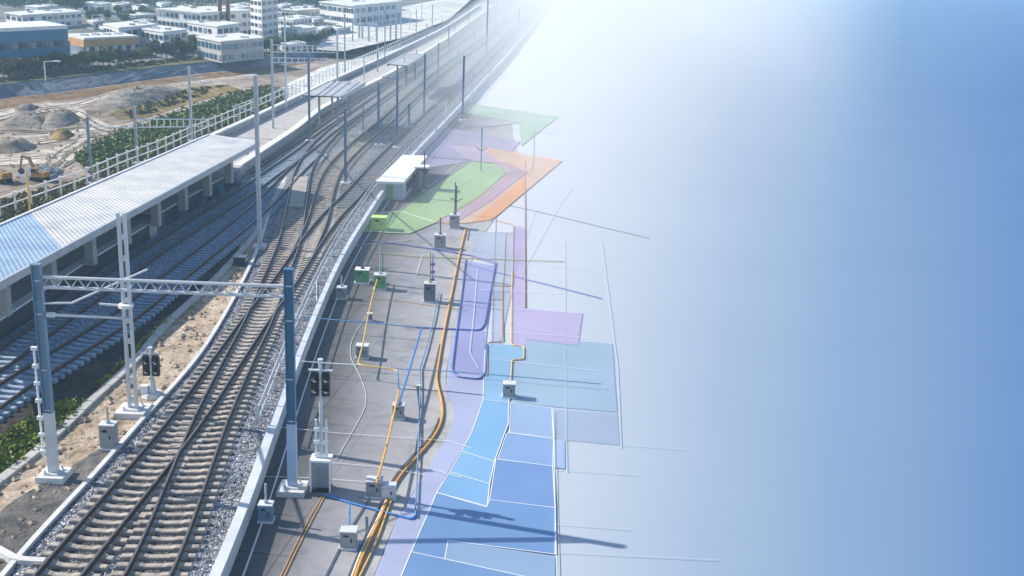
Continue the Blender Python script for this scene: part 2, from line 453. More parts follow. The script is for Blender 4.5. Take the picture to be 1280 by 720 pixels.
# sandy service strip between the two groups of tracks
TROUGH = [(-60, 650), (0, 603), (60, 555), (120, 498), (170, 452), (205, 410), (240, 378), (270, 350), (296, 322), (315, 300), (330, 275), (345, 247), (365, 215)]
b0 = band('service_strip', MATS['sand'], TROUGH, KERB[:17], -0.03)
band('gravel_path', MATS['gravel_dirt'], [(-60, 720), (0, 640), (40, 612), (80, 588), (125, 560), (150, 543)], [(-60, 800), (20, 698), (60, 652), (110, 602), (138, 568), (160, 545)], -0.02)
# dark cutting slope left of it
band('cutting_slope', MATS['dark_soil'], [(-60, 560), (0, 527), (60, 478), (110, 430), (158, 400), (215, 352), (262, 315), (300, 285)], [(-60, 650), (0, 603), (60, 555), (120, 498), (170, 452), (205, 410), (252, 365), (300, 318)], -0.035)
# ballast of the two platform tracks
band('ballast_of_platform_tracks', MATS['ballast_shade_blue'], [(-60, 440), (0, 402), (95, 345), (190, 292), (300, 225), (322, 185), (372, 157), (405, 132), (480, 92), (560, 42), (620, -5)],
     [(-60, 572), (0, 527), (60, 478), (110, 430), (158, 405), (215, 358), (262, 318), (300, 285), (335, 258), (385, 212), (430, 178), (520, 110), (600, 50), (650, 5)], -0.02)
# ballast bed of the main tracks
kerb = smooth(spline(gp(KERB), 1.0), 10)
def pickn(P, n): return [P[int(i * (len(P) - 1) / n)] for i in range(n + 1)]
cb = [p + Vector((0, 0, 0)) for p in cope]
b = MB(); A_ = pickn(kerb, 200); B_ = pickn(offset(cb, -0.12), 200)
b.strip(A_, B_); structure('ballast_bed', b, MATS['ballast'])
# kerb of the ballast
b = MB(); b.sweep(kerb[:150], [(-0.10, -0.05), (0.10, -0.05), (0.10, 0.14), (-0.10, 0.14)])
tag(b.build('kerb', conc_l), 'long white kerb edging the main ballast beside the sandy strip', 'kerb')
# cable trough: concrete lids in a row
tr = smooth(spline(gp(TROUGH, -0.03), 0.5), 6)
b = MB(); P = tr[::2]
for i in range(len(P) - 1):
    a, c = P[i], P[i + 1]
    if (c - a).length < 0.05: continue
    mid = (a + c) / 2; d = c - a
    b.box((mid.x, mid.y, 0.06 + random.uniform(-.012, .012)), (0.42 + random.uniform(-.02, .02), d.length * 0.95, 0.16), math.atan2(d.y, d.x) - math.pi / 2)
tag(b.build('cable_trough', conc), 'row of concrete lids running along the dark cutting slope', 'cable trough')

# retaining wall and coping at the right of the tracks
b = MB(); b.sweep(cope, [(-0.10, DZ - 0.02), (0.22, DZ - 0.02), (0.22, 0.10), (-0.10, 0.10)])
wl = b.build('retaining_wall', conc_l)
tag(wl, 'pale concrete wall dropping from the main tracks to the dark deck', 'wall')
b = MB(); b.sweep(cope, [(-0.13, 0.103), (0.25, 0.103), (0.25, 0.22), (-0.13, 0.22)])
b.build('coping', mat('coping_white', (0.54, 0.57, 0.61), 0.6, 0, 0.16, 0.8), wl)
b = MB(); b.sweep(offset(cope, 0.72), [(-0.025, DZ), (0.025, DZ), (0.025, DZ + 0.06), (-0.025, DZ + 0.06)])
tag(b.build('edge_pipe', pale), 'thin pale pipe along the foot of the wall on the dark deck', 'pipe')

# the deck
DR = [(430, 800), (467, 720), (495, 652), (535, 585), (560, 545), (568, 520), (563, 500), (557, 485), (561, 445), (570, 400), (580, 360), (590, 325), (600, 300), (625, 262), (650, 210), (640, 160), (650, 110), (690, 30)]
DL = [(x, y) for x, y in COPE]
nn = 220
PA = pickn(smooth(spline(gp(DL, DZ), 1.0), 20), nn); PB = pickn(spline(gp(DR, DZ), 0.5), nn)
# sides matched at the same distance from the camera
def at_y(P, y):
    for a, c in zip(P, P[1:]):
        if (a.y - y) * (c.y - y) <= 0 and abs(c.y - a.y) > 1e-6: return a + (c - a) * ((y - a.y) / (c.y - a.y))
    return P[0] if abs(P[0].y - y) < abs(P[-1].y - y) else P[-1]
PAf = offset(smooth(spline(gp(DL, DZ), 1.0), 20), 0.1); PBf = spline(gp(DR, DZ), 0.5)
y0 = max(PAf[0].y, PBf[0].y) + 0.1
ys = [y0 + (150 - y0) * (i / 140) ** 1.5 for i in range(141)]
cols = 8
vs, fs, acr = [], [], []
for i, y in enumerate(ys):
    a, c = at_y(PAf, y), at_y(PBf, y)
    for k in range(cols + 1):
        p = a.lerp(c, k / cols); vs.append((p.x, p.y, DZ)); acr.append(k / cols)
for i in range(len(ys) - 1):
    for k in range(cols):
        q = i * (cols + 1) + k; fs.append((q, q + 1, q + cols + 2, q + cols + 1))
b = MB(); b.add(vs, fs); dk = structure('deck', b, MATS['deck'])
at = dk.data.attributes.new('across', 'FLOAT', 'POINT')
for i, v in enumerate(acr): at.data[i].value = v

# embankment beyond the site, plateau of the town behind
EB = [(-60, 133), (0, 123), (60, 117), (120, 109), (240, 93), (330, 83), (400, 72), (440, 62), (500, 42), (560, 10)]
ET = [(-60, 116), (0, 106), (60, 99), (120, 92), (240, 79), (330, 70), (400, 60), (440, 52), (500, 30), (560, -4)]
pb = spline(gp(EB, -0.05), 2.0); pt = spline(gp(ET, PL), 2.0)
n = 150; pb, pt = pickn(pb, n), pickn(pt, n)
rng = random.Random(3)
rows = 5; vs = []; fs = []
for i in range(n + 1):
    for k in range(rows + 1):
        p = pb[i].lerp(pt[i], k / rows)
        if 0 < k < rows: p = p + Vector((rng.uniform(-.1, .1), rng.uniform(-.1, .1), rng.uniform(-.05, .05)))
        vs.append(p)
for i in range(n):
    for k in range(rows):
        q = i * (rows + 1) + k; fs.append((q, q + 1, q + rows + 2, q + rows + 1))
b = MB(); b.add(vs, fs); structure('embankment_terrain', b, MATS['embank'])
top = [p.copy() for p in pt]
poly = [top[0] + Vector((-600, 0, 0))] + top[::3] + [top[-1], Vector((200, 1400, PL)), Vector((-1400, 1400, PL)), Vector((-1400, top[0].y, PL))]
b = MB(); b.add([Vector((p.x, p.y, PL)) for p in poly], [tuple(range(len(poly)))])
structure('town_ground', b, MATS['town'])
# grass verge on top, brown field at the foot, ochre field, pale yard and haul roads
band('verge', MATS['verge'], ET[:7], [(-60, 106), (0, 98), (60, 91), (120, 85), (240, 73), (330, 65), (400, 57)], PL + 0.02)
band('brown_field', MATS['brown_field'], [(-60, 146), (0, 136), (60, 126), (120, 120), (200, 108), (240, 104), (330, 88), (400, 76), (440, 66)], [(-60, 134), (0, 124), (60, 118), (120, 110), (200, 99), (240, 94), (330, 84), (400, 73), (440, 63)], -0.04)
region('ochre_field', MATS['ochre_field'], [(135, 142), (160, 134), (195, 124), (240, 108), (285, 106), (300, 112), (255, 124), (215, 138), (180, 148), (150, 150)], -0.04)
region('pale_yard', MATS['pale_yard'], [(345, 130), (358, 105), (400, 85), (440, 74), (520, 48), (600, 5), (640, 0), (560, 48), (480, 88), (440, 103), (410, 118), (370, 140)], -0.035)
for A, B, z in (([(-40, 150), (40, 132), (100, 126), (150, 112), (220, 104), (320, 92)], [(-40, 160), (40, 142), (100, 134), (150, 118), (220, 108), (320, 97)], -0.03),
             ([(60, 128), (100, 135), (112, 145), (125, 150), (145, 160), (170, 165)], [(40, 134), (90, 144), (100, 152), (112, 160), (135, 170), (160, 172)], -0.026),
             ([(-40, 172), (0, 170), (50, 168), (110, 160), (170, 152), (240, 130), (310, 112)], [(-40, 190), (0, 186), (50, 180), (110, 172), (170, 160), (240, 138), (310, 118)], -0.022),
             ([(-40, 196), (10, 192), (60, 186), (90, 178), (110, 168)], [(-40, 210), (10, 206), (70, 204), (100, 196), (125, 180)], -0.018)):
    band('haul_road', MATS['pale_track'], A, B, z, 60)
region('pale_forecourt', MATS['pale_yard'], [(395, 62), (412, 35), (440, 20), (520, 5), (600, -10), (560, 25), (500, 48), (430, 64)], PL + 0.03)

rut_m = m_soil('rut_soil', (0.13, 0.11, 0.09), (0.20, 0.17, 0.14), (0.25, 0.22, 0.18), (0.30, 0.27, 0.23), 1.0)
b = MB(); rgr = random.Random(21)
for k, ln in enumerate(([(-30, 156), (40, 138), (100, 130), (150, 115), (220, 106), (320, 95)], [(50, 132), (96, 141), (108, 151), (122, 158), (150, 167)], [(46, 137), (92, 146), (103, 155), (118, 163), (148, 171)],
        [(-30, 180), (0, 177), (52, 173), (110, 165), (170, 156), (240, 134), (310, 116)], [(-30, 186), (0, 182), (52, 178), (112, 169), (172, 160), (242, 137)], [(-30, 203), (10, 199), (65, 195), (96, 187), (118, 174)],
        [(-30, 167), (20, 163), (60, 165), (110, 158)], [(70, 210), (84, 200), (92, 190), (112, 180)], [(62, 208), (74, 196), (84, 188), (104, 176)])):
    P = spline(gp(ln, -0.012 + k * .0007), .6)
    P = [p + Vector((rgr.uniform(-.1, .1), rgr.uniform(-.1, .1), 0)) for p in P]
    for o_ in (-.55, .55):
        L = offset(P, o_); b.strip(offset(L, -.16), offset(L, .16))
structure('wheel_ruts', b, rut_m)
# hill beyond the town
b = MB(); vs, fs = [], []
nx, ny = 60, 14
for j in range(ny):
    for i in range(nx):
        x = -700 + i * 24; y = 520 + j * 34
        x = min(x, -20)
        h = 46 * (j / (ny - 1)) ** 0.8 * (0.8 + 0.35 * math.sin(i * 0.31) + 0.2 * math.sin(i * 0.83 + j * .5)) * max(0, min(1, (60 - x) / 300.0))
        vs.append((x, y, PL + 0.05 + h))
for j in range(ny - 1):
    for i in range(nx - 1):
        q = j * nx + i; fs.append((q, q + 1, q + nx + 1, q + nx))
b.add(vs, fs); structure('hill', b, MATS['verge'])

# ================================================================== TRACKS
def track(name, ctr, label, group, z=0.0, cut=None, zs=0.0, sm=None):
    P = smooth(spline(gp(ctr), 0.6), 14)
    P = resample(P, 0.6)
    if cut: P = P[:cut]
    root = empty('railway_track', P[0]); tag(root, label, 'railway track', group)
    o0 = P[0]
    Q = [p - o0 for p in P]
    g = 0.7525
    for sgn in (-1, 1):
        L = offset(Q, sgn * g)
        b = MB(); b.sweep(L[::2] + [L[-1]], [(-0.070, 0.161), (0.070, 0.161), (0.070, 0.18), (0.022, 0.20), (0.022, 0.285), (-0.022, 0.285), (-0.022, 0.20), (-0.070, 0.18)])
        ro = b.build('rail', railrust, root)
        b = MB(); b.sweep(L[::2] + [L[-1]], [(-0.042, 0.286 + zs), (0.042, 0.286 + zs), (0.038, 0.335 + zs), (-0.038, 0.335 + zs)])
        b.build('rail_head', railtop, ro)
    if sm is None:
        b = MB(); W_ = [p + Vector((0, 0, 0.006 + zs)) for p in Q]; b.strip(offset(W_, -1.12), offset(W_, 1.12)); b.build('track_dirt_shade', MATS['ballast_dark'], root)  # brake dirt plus sleeper-gap shadow, painted as dark ballast
    # sleeper: bevelled concrete block, dished in the middle, with chairs
    sb = MB()
    prof = [(-1.30, 0.10), (-1.26, 0.16), (-0.45, 0.16), (-0.3, 0.12), (0.3, 0.12), (0.45, 0.16), (1.26, 0.16), (1.30, 0.10)]
    hw = 0.125
    vs = []
    for x, z_ in prof:
        vs += [(x, -hw, -0.06), (x, -hw, z_ - 0.025), (x, -hw + 0.025, z_), (x, hw - 0.025, z_), (x, hw, z_ - 0.025), (x, hw, -0.06)]
    fs = []
    for i in range(len(prof) - 1):
        for k in range(5): fs.append((i * 6 + k, i * 6 + k + 1, i * 6 + k + 7, i * 6 + k + 6))
    fs += [(0, 1, 2, 3, 4, 5), tuple(len(prof) * 6 - 1 - k for k in range(6))]
    sb.add(vs, fs)
    proto = None; rest = MB()
    n = len(Q)
    rr = random.Random(len(ctr) * 7 + n)
    for i in range(n):
        a = Q[max(0, i - 1)]; c = Q[min(n - 1, i + 1)]; d = c - a
        ang = math.atan2(d.y, d.x) - math.pi / 2
        if i < 100:
            if proto is None:
                proto = sb.build('sleeper', sm or slp, root)
                s = proto
            else:
                s = proto.copy(); COL.objects.link(s); s.parent = root
            s.location = Q[i] + Vector((0, 0, zs)); s.rotation_euler.z = ang + rr.uniform(-.012, .012)
        else:
            rest.box((Q[i].x, Q[i].y, 0.06 + zs), (2.6, 0.25, 0.2), ang)
    if rest.v:
        o = rest.build('sleepers', sm or mat('far_sleeper', (0.25, 0.26, 0.28), .9, 0, .3, 1.5), root); o['kind'] = 'stuff'
    return P
TG = 'railway tracks'
T_A = [(-8, 830), (80, 720), (227, 540), (281, 461), (322, 402), (357, 355), (388, 308), (414, 274), (445, 242), (480, 202), (502, 180), (530, 153), (577, 107), (622, 60), (668, 10)]
T_B = [(120, 830), (190, 720), (260, 540), (296, 461), (325, 402), (343, 355), (362, 305), (371, 258), (378, 220), (391, 195), (409, 174), (430, 156), (490, 112), (550, 69), (600, 33), (650, -4)]
T_E = [(378, 322), (396, 282), (406, 243), (414, 222), (427, 203), (450, 181), (480, 156), (520, 118), (560, 84), (612, 45), (660, 5)]
T_1 = [(-70, 500), (0, 457), (60, 412), (125, 366), (167, 335), (240, 287), (312, 240), (332, 225), (380, 191), (408, 168), (440, 146), (495, 108)]
T_2 = [(-60, 545), (0, 500), (80, 449), (160, 398), (210, 357), (262, 316), (312, 275), (345, 243), (368, 218), (395, 193)]
T_F = [(303, 220), (326, 204), (367, 178), (408, 150), (440, 130), (500, 88), (560, 47), (620, 3)]
track('railway_track', T_A, 'main track starting at the bottom left corner and curving to the parapet side', TG, zs=0.0)
track('railway_track', T_B, 'main track nearest the white coping at the bottom, bending left past the switch', TG, zs=0.004)
track('railway_track', T_E, 'short curved track squeezed between the two main branches beyond the switch', TG, zs=0.008)
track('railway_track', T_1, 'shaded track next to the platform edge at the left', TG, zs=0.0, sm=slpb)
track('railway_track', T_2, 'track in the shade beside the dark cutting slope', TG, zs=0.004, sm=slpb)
track('railway_track', T_F, 'track starting at the end wall of the low platform building', TG, zs=0.012)

cp = [p for p in smooth(spline(gp(T_B), 0.5), 14)]
cp = [p for p in cp if 0 < PX(p)[0] and 224 < PX(p)[1] < 263]
b = MB(); b.sweep([Vector((p.x, p.y, 0)) for p in cp], [(-0.62, 0.165), (0.62, 0.165), (0.62, 0.25), (-0.62, 0.25)])
tag(b.build('crossing_panel', mat('boards', (0.36, 0.33, 0.30), .85, 0, .25, 1.5, .2)), 'flat grey board laid between the rails of the bending track', 'crossing panel')
dp = spline([G(-30, 680), G(0, 692), G(22, 703), G(60, 706)], .4)
b = MB(); b.sweep([Vector((p.x, p.y, 0)) for p in dp], [(-0.16, -.03), (0.16, -.03), (0.14, 0.20), (-0.14, 0.20)])
tag(b.build('cable_duct', conc_l), 'pale duct curving over the gravel path to the ballast at the bottom left corner', 'cable duct')
# ================================================================== PLATFORM
CH = 4.2
RE = [(-110, 410), (0, 352), (80, 309), (160, 265), (240, 222), (325, 177)]      # front edge of the roof
BE = [(-110, 330), (0, 283), (80, 249), (140, 221), (200, 195), (262, 169)]
fr = gp(RE, CH); bk = gp(BE, CH)
# straight canopy from fitted end points
f0, f1, b0_, b1_ = G(-110, 411, CH), G(322, 178, CH), G(-110, 331, CH), G(262, 169, CH)
pz = 1.0
PRE = [(-110, 466), (0, 401), (101, 333), (188, 280), (294, 219), (299, 209), (322, 194), (372, 161), (403, 136), (429, 122), (480, 97), (560, 48), (620, 5)]
PLE = [(-110, 360), (0, 312), (100, 262), (200, 212), (262, 182), (318, 152), (345, 142), (400, 114), (440, 96), (480, 76), (560, 36), (600, 8)]
a = gp(PRE, pz); c = gp(PLE, pz)
b = MB(); b.prism([(p.x, p.y) for p in a] + [(p.x, p.y) for p in c[::-1]], -0.05, pz)
pf = b.build('platform', conc); tag(pf, 'long concrete platform under the white ribbed roof', 'platform')
ed = spline(a[:4], 0.8)
b = MB(); b.sweep([Vector((p.x, p.y, 0)) for p in ed], [(-0.55, pz + 0.003), (0.04, pz + 0.003), (0.04, pz + 0.10), (-0.55, pz + 0.10)]); b.build('platform_edge', pale, pf)
b = MB(); b.sweep([Vector((p.x, p.y, 0)) for p in ed], [(0.003, 0), (0.035, 0), (0.035, pz - .02), (0.003, pz - .02)]); b.build('side_wall', mat('platform_side', (0.06, 0.06, 0.065), .8), pf)
e2 = smooth(resample(a[5:], 0.8), 8)
b = MB(); b.sweep([Vector((p.x, p.y, 0)) for p in e2], [(-0.6, pz + 0.003), (0.06, pz + 0.003), (0.06, pz + 0.12), (-0.6, pz + 0.12)]); b.build('far_platform_edge', white, pf)

def canopy(f0, f1, b0, b1, z, label, ncol, rib=0.75, mat_=None, screen=False, foot=pz, blue=False):
    root = empty('platform_canopy', (f0.x, f0.y, foot)); tag(root, label, 'canopy', 'platform roofs')
    o = Vector((f0.x, f0.y, foot))
    n = max(6, int((f1 - f0).length / rib))
    # corrugated sheet: ribs run from back to front
    vs, fs = [], []
    k = 0
    prof = [(0, 0), (0.55, 0), (0.65, 0.022), (0.9, 0.022)]
    ts = []
    for i in range(n):
        for u, h in prof: ts.append(((i + u) / n, h))
    ts.append((1.0, 0.0))
    for t, h in ts:
        F = f0.lerp(f1, t) - o; B = b0.lerp(b1, t) - o
        vs += [F + Vector((0, 0, h)), B + Vector((0, 0, h)), F + Vector((0, 0, -0.1)), B + Vector((0, 0, -0.1))]
    n_b = 0
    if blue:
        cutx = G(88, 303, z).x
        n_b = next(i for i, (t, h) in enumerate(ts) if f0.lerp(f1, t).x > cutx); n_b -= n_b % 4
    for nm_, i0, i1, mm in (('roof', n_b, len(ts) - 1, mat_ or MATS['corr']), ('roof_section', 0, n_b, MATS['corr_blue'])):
        if i1 <= i0: continue
        fs = []
        for i in range(i0, i1):
            q = 4 * (i - i0); fs += [(q, q + 1, q + 5, q + 4), (q + 2, q + 6, q + 7, q + 3)]
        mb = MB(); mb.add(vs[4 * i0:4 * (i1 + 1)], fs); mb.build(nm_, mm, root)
    d = (f1 - f0).normalized(); q = Vector((d.y, -d.x, 0))
    for nm, A, B, s in (('front_fascia', f0, f1, 1), ('back_fascia', b0, b1, -1)):
        A, B = A - o, B - o
        mb = MB(); mb.bar(A + q * (0.12 * s) + Vector((0, 0, -0.12)), B + q * (0.12 * s) + Vector((0, 0, -0.12)), 0.16, 0.42)
        mb.build(nm, steel if s == 1 else pale, root)
    mb = MB(); A, B = f1 - o, b1 - o; mb.bar(A + Vector((0, 0, -0.12)) + d * .08, B + Vector((0, 0, -0.12)) + d * .08, 0.14, 0.36); mb.build('end_fascia', pale, root)
    if screen:
        A, B = b0 - o, b1 - o
        mb = MB(); mb.bar((A.x, A.y, (z - foot) / 2 - 0.25), (B.x, B.y, (z - foot) / 2 - 0.25), 0.12, z - foot - 0.55); mb.build('added_shade_screen', conc_d, root)  # unseen screen, added to keep sun off the platform tracks
    for i in range(ncol):
        t = (i + 0.5) / ncol
        F, B = f0.lerp(f1, t) - o, b0.lerp(b1, t) - o
        for w in ((0.4,) if screen else (0.25, 0.75)):
            p = F.lerp(B, w)
            mb = MB(); mb.box((p.x, p.y, (z - 0.3 - foot) / 2), ((0.55, 0.55) if screen else (0.22, 0.22)) + (z - 0.3 - foot,), math.atan2(d.y, d.x)); mb.build('column', conc, root)
        mb = MB(); mb.bar(F + Vector((0, 0, -0.33)), B + Vector((0, 0, -0.33)), 0.25, 0.4); mb.build('crossbeam', conc_d, root)
    return root
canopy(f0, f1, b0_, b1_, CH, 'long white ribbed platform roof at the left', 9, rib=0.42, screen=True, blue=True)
canopy(G(426, 121, 4.6), G(455, 103, 4.6), G(378, 119, 4.6), G(412, 102, 4.6), 4.6, 'small flat roof on the platform beyond the long ribbed one', 2, mat_=MATS['corr'])
canopy(G(508, 82, 4.4), G(530, 68, 4.4), G(485, 80, 4.4), G(508, 68, 4.4), 4.4, 'farthest small pale roof over the far platform end', 2)

# low glazed building at the platform edge
def quad_box(mb, A, B, C, z0, z1):
    """box over the parallelogram A (left), B (corner nearest), C (right)"""
    D = A + C - B
    mb.prism([(p.x, p.y) for p in (A, B, C, D)], z0, z1)
A_ = G(197, 289, 0.2); C_ = G(301, 227, 0.2); d = (C_ - A_); dn = d.normalized(); q = Vector((-dn.y, dn.x, 0))
root = empty('platform_building', (A_.x, A_.y, 0.0)); tag(root, 'low long building with dark glazed front beside the shaded track', 'building')
o = Vector((A_.x, A_.y, 0)); L = d.length
mb = MB(); mb.prism([((A_ + v - o).x, (A_ + v - o).y) for v in (Vector((0, 0, 0)), d, d + q * 3.6, q * 3.6)], 0.0, 1.45); mb.build('wall', conc_d, root)
mb = MB(); mb.prism([((A_ + v - o).x, (A_ + v - o).y) for v in (-q * .2 - dn * .2, d - q * .2 + dn * .2, d + q * 3.8 + dn * .2, q * 3.8 - dn * .2)], 1.453, 1.6); mb.build('roof', conc, root)
n = 13
for i in range(n):
    p0 = A_ + dn * (L * (i + 0.08) / n) - q * 0.03 - o; p1 = A_ + dn * (L * (i + 0.92) / n) - q * 0.03 - o
    mb = MB(); mb.bar((p0.x, p0.y, .78), (p1.x, p1.y, .78), 0.05, 1.1); mb.build('window', dglass if i % 3 else bglass, root)
# wall behind the platform
bw = smooth(spline(gp([(-110, 336), (0, 290), (100, 243), (215, 193), (262, 171), (317, 146), (345, 133), (400, 107), (440, 89), (500, 62), (560, 32), (600, 6)], 1.6), 1.0), 6)
b = MB(); b.sweep([Vector((p.x, p.y, 0)) for p in bw], [(-0.15, -0.05), (0.15, -0.05), (0.15, 1.6), (-0.15, 1.6)])
w = b.build('boundary_wall', conc); tag(w, 'low wall with a white top running behind the platform', 'wall')
b = MB(); b.sweep([Vector((p.x, p.y, 0)) for p in bw], [(-0.24, 1.603), (0.24, 1.603), (0.24, 1.75), (-0.24, 1.75)]); b.build('coping', pale, w)
# railing behind it
rl = smooth(spline(gp([(-60, 300), (0, 275), (57, 254), (107, 236), (160, 212), (200, 197), (240, 178), (317, 144), (370, 119), (440, 88), (500, 60), (580, 22)], 0), 1.0), 6)
rl = resample(rl, 2.0)
root = empty('railing', rl[0]); tag(root, 'long white post and rail fence between the platform and the green scrub', 'railing')
o = rl[0]
post = None
for i, p in enumerate(rl[:100]):
    if post is None:
        mb = MB(); mb.box((0, 0, 0.85), (0.13, 0.13, 1.7)); mb.box((0, 0, 1.72), (0.2, 0.2, 0.06)); post = mb.build('post', pale, root); s = post
    else:
        s = post.copy(); COL.objects.link(s); s.parent = root
    s.location = p - o
for h in (0.9, 1.6):
    mb = MB(); mb.sweep([Vector((p.x, p.y, 0)) - Vector((o.x, o.y, 0)) for p in rl], [(-0.04, h - 0.04), (0.04, h - 0.04), (0.04, h + 0.04), (-0.04, h + 0.04)]); mb.build('rail', pale, root)

# ================================================================== MASTS
def mast(base, top_y, w, label, group='steel masts beside the tracks', m=None, foot=True, z=0.0, lattice=False, brackets=(), footm=None):
    footm = footm or steel
    p = G(*base, z); h = HT(p, top_y); w = w * .78 if w < .345 else w
    root = empty('catenary_mast', p); tag(root, label, 'mast', group)
    m = m or steel
    if lattice:
        for sx in (-1, 1):
            mb = MB(); mb.bar((sx * w * 0.36, 0, 0.25), (sx * w * 0.30, 0, h), w * 0.24, w * 0.5); mb.build('upright', m, root)
        n = int(h / 0.95)
        for i in range(n):
            z0 = 0.6 + i * 0.95
            mb = MB(); mb.box((0, 0, z0), (w * 0.5, w * 0.34, 0.22)); mb.build('batten', m, root)
    elif w > 0.3:
        # rolled H section: two flanges and a web
        mb = MB()
        for s_ in (-1, 1): mb.box((s_ * w * 0.44, 0, h / 2 + .1), (w * 0.10, w * 0.72, h - .2))
        mb.box((0, 0, h / 2 + .1), (w * 0.78, w * 0.10, h - .2)); mb.box((0, w * 0.3, h / 2 + .1), (w * 0.78, w * 0.04, h - .2))
        mb.box((0, 0, h + .02), (w * 1.05, w * 0.8, 0.05))
        mb.build('post', m, root)
        mb = MB(); mb.box((0, 0, h * .16 + .1), (w * 1.02, w * .76, h * .32 - .2)); mb.build('painted_foot', footm, root)
        for z0 in (h * 0.1, h * 0.17, h * .33, h * .52, h * .78, h * .93):
            mb = MB(); mb.box((0, -w * 0.06, z0), (w * 0.8, w * 0.14, 0.05)); mb.build('stiffener', grey_l, root)
    else:
        mb = MB()
        for s_ in (-1, 1): mb.box((s_ * w * 0.42, 0, h / 2), (w * 0.16, w * 0.8, h))
        mb.box((0, 0, h / 2), (w * 0.7, w * 0.14, h * 0.995)); mb.box((0, 0, h + 0.03), (w * 1.1, w, 0.06)); mb.build('post', m, root)
    if foot:
        k = max(w, 0.28)
        mb = MB(); mb.box((0, 0, 0.10), (k * 3.1, k * 3.1, 0.26), 0.0, 0.97); pad = mb.build('base_pad', conc_l, root)
        mb = MB(); mb.box((0, 0, 0.26), (k * 1.7, k * 1.7, 0.06)); mb.build('base_plate', grey_l, pad)
        for sx in (-1, 1):
            for sy in (-1, 1):
                if w > 0.3:
                    mb = MB(); mb.tube([(sx * k * .7, sy * k * .7, 0.28), (sx * k * .7, sy * k * .7, 0.40)], 0.035, 6); mb.build('bolt', grey, pad)
    for zz, dx, ln in brackets:
        mb = MB(); z1 = h * zz
        mb.tube([(0, 0, z1), (dx * ln, 0, z1 + 0.25)], 0.045, 6); mb.tube([(0, 0, z1 + 0.9), (dx * ln, 0, z1 + 0.25)], 0.035, 6)
        mb.tube([(dx * ln * .7, 0, z1 + .2), (dx * ln * .7, 0, z1 - .35), (dx * ln * 1.1, 0, z1 - .45)], 0.03, 6)
        mb.build('bracket', m, root)
    return root, p, h
steel_m = mat('mid_blue_steel', (0.16, 0.28, 0.40), 0.4, 0.2, 0.15, 1.5)
steel_l = mat('pale_steel', (0.60, 0.63, 0.66), 0.45, 0.15, 0.1, 1.2)
r1, p1, h1 = mast((68, 597), 331, 0.35, 'tall grey mast at the lower left with ladder rail, carrying the lattice beam', None, m=steel_m, footm=steel_l)
r2, p2, h2 = mast((167, 516), 266, 0.44, 'twin-legged battened mast on a pale pad beside the ballast kerb', None, m=steel_l, lattice=True)
r3, p3, h3 = mast((366, 614), 337, 0.36, 'tall blue-grey mast standing on the dark deck beyond the white coping', None, m=mat('deep_blue_steel', (0.05, 0.17, 0.29), 0.4, 0.1, 0.12, 1.5), z=DZ, footm=mat('light_blue_steel', (0.38, 0.50, 0.66), 0.45, 0.1, 0.1, 1.5))
# paint band: the foot of two masts is pale
# ladder rail up the left mast
mb = MB(); mb.tube([(-0.38, 0.05, 0.9), (-0.38, 0.05, h1 * 0.62)], 0.045, 6); lr = mb.build('ladder_rail', pale, r1)
for i in range(7):
    mb = MB(); mb.box((-0.36, 0.03, 1.1 + i * 0.72), (0.24, 0.14, 0.14)); mb.build('clamp', pale, lr)
# lattice beam between masts 1 and 3
za = CAM.z
def hz(p, y): return HT(p, y)
Ltop, Lbot = hz(p1, 350), hz(p1, 357)
zt1, zb1 = hz(p1, 346), hz(p1, 357)
A1 = Vector((p1.x, p1.y, p1.z + zt1 + .0)); B1 = Vector((p3.x, p3.y, p3.z + hz(p3, 358)))
A2 = Vector((p1.x, p1.y, p1.z + zb1 - .05)); B2 = Vector((p3.x, p3.y, p3.z + hz(p3, 371)))
root = empty('lattice_beam', A2); tag(root, 'long horizontal lattice beam joining the tall mast at left with the blue-grey deck mast', 'lattice beam')
o = A2
dA = (B1 - A1).normalized()
for nm, a_, b_ in (('top_chord', A1 + dA * .2, B1 - dA * .2), ('bottom_chord', A2 + dA * .2, B2 - dA * .2)):
    mb = MB(); mb.tube([a_ - o, b_ - o], 0.065, 8); mb.build(nm, steel_l, root)
n = 17
for i in range(n):
    t0, t1 = (i + .3) / (n + .6), (i + 1.3) / (n + .6)
    lo0, lo1 = A2.lerp(B2, t0) - o, A2.lerp(B2, t1) - o
    up_ = A1.lerp(B1, (t0 + t1) / 2) - o
    mb = MB(); mb.tube([lo0, up_, lo1], 0.032, 6); mb.build('diagonal', steel, root)
A3 = Vector((p1.x + .2, p1.y, p1.z + hz(p1, 393))); B3 = Vector((p2.x - .2, p2.y, hz(p2, 398)))
mb = MB(); mb.tube([A3, B3], 0.06, 8); mb.tube([A3 + Vector((0.05, 0, 0)), A3 + Vector((.35, 0, 0))], 0.1, 8); tag(mb.build('tie_bar', steel_l), 'single steel bar tying the left mast to the twin-legged mast', 'tie bar')
A4 = Vector((p1.x + .15, p1.y, hz(p1, 379)))
mb = MB(); mb.tube([A4, A4 + Vector((1.0, .2, 0)), A4 + Vector((3.0, 3.0, .6))], 0.04, 6); mb.build('bracket_arm', pale, r1, loc=-r1.location)
mb = MB(); mb.tube([(0, -.12, hz(p2, 383)), (0, -.12, hz(p2, 379))], .32, 12); mb.tube([(-.2, -.12, hz(p2, 381)), (-1.1, -.3, hz(p2, 378.5))], .05, 6); mb.build('lamp_bracket', pale, r2)

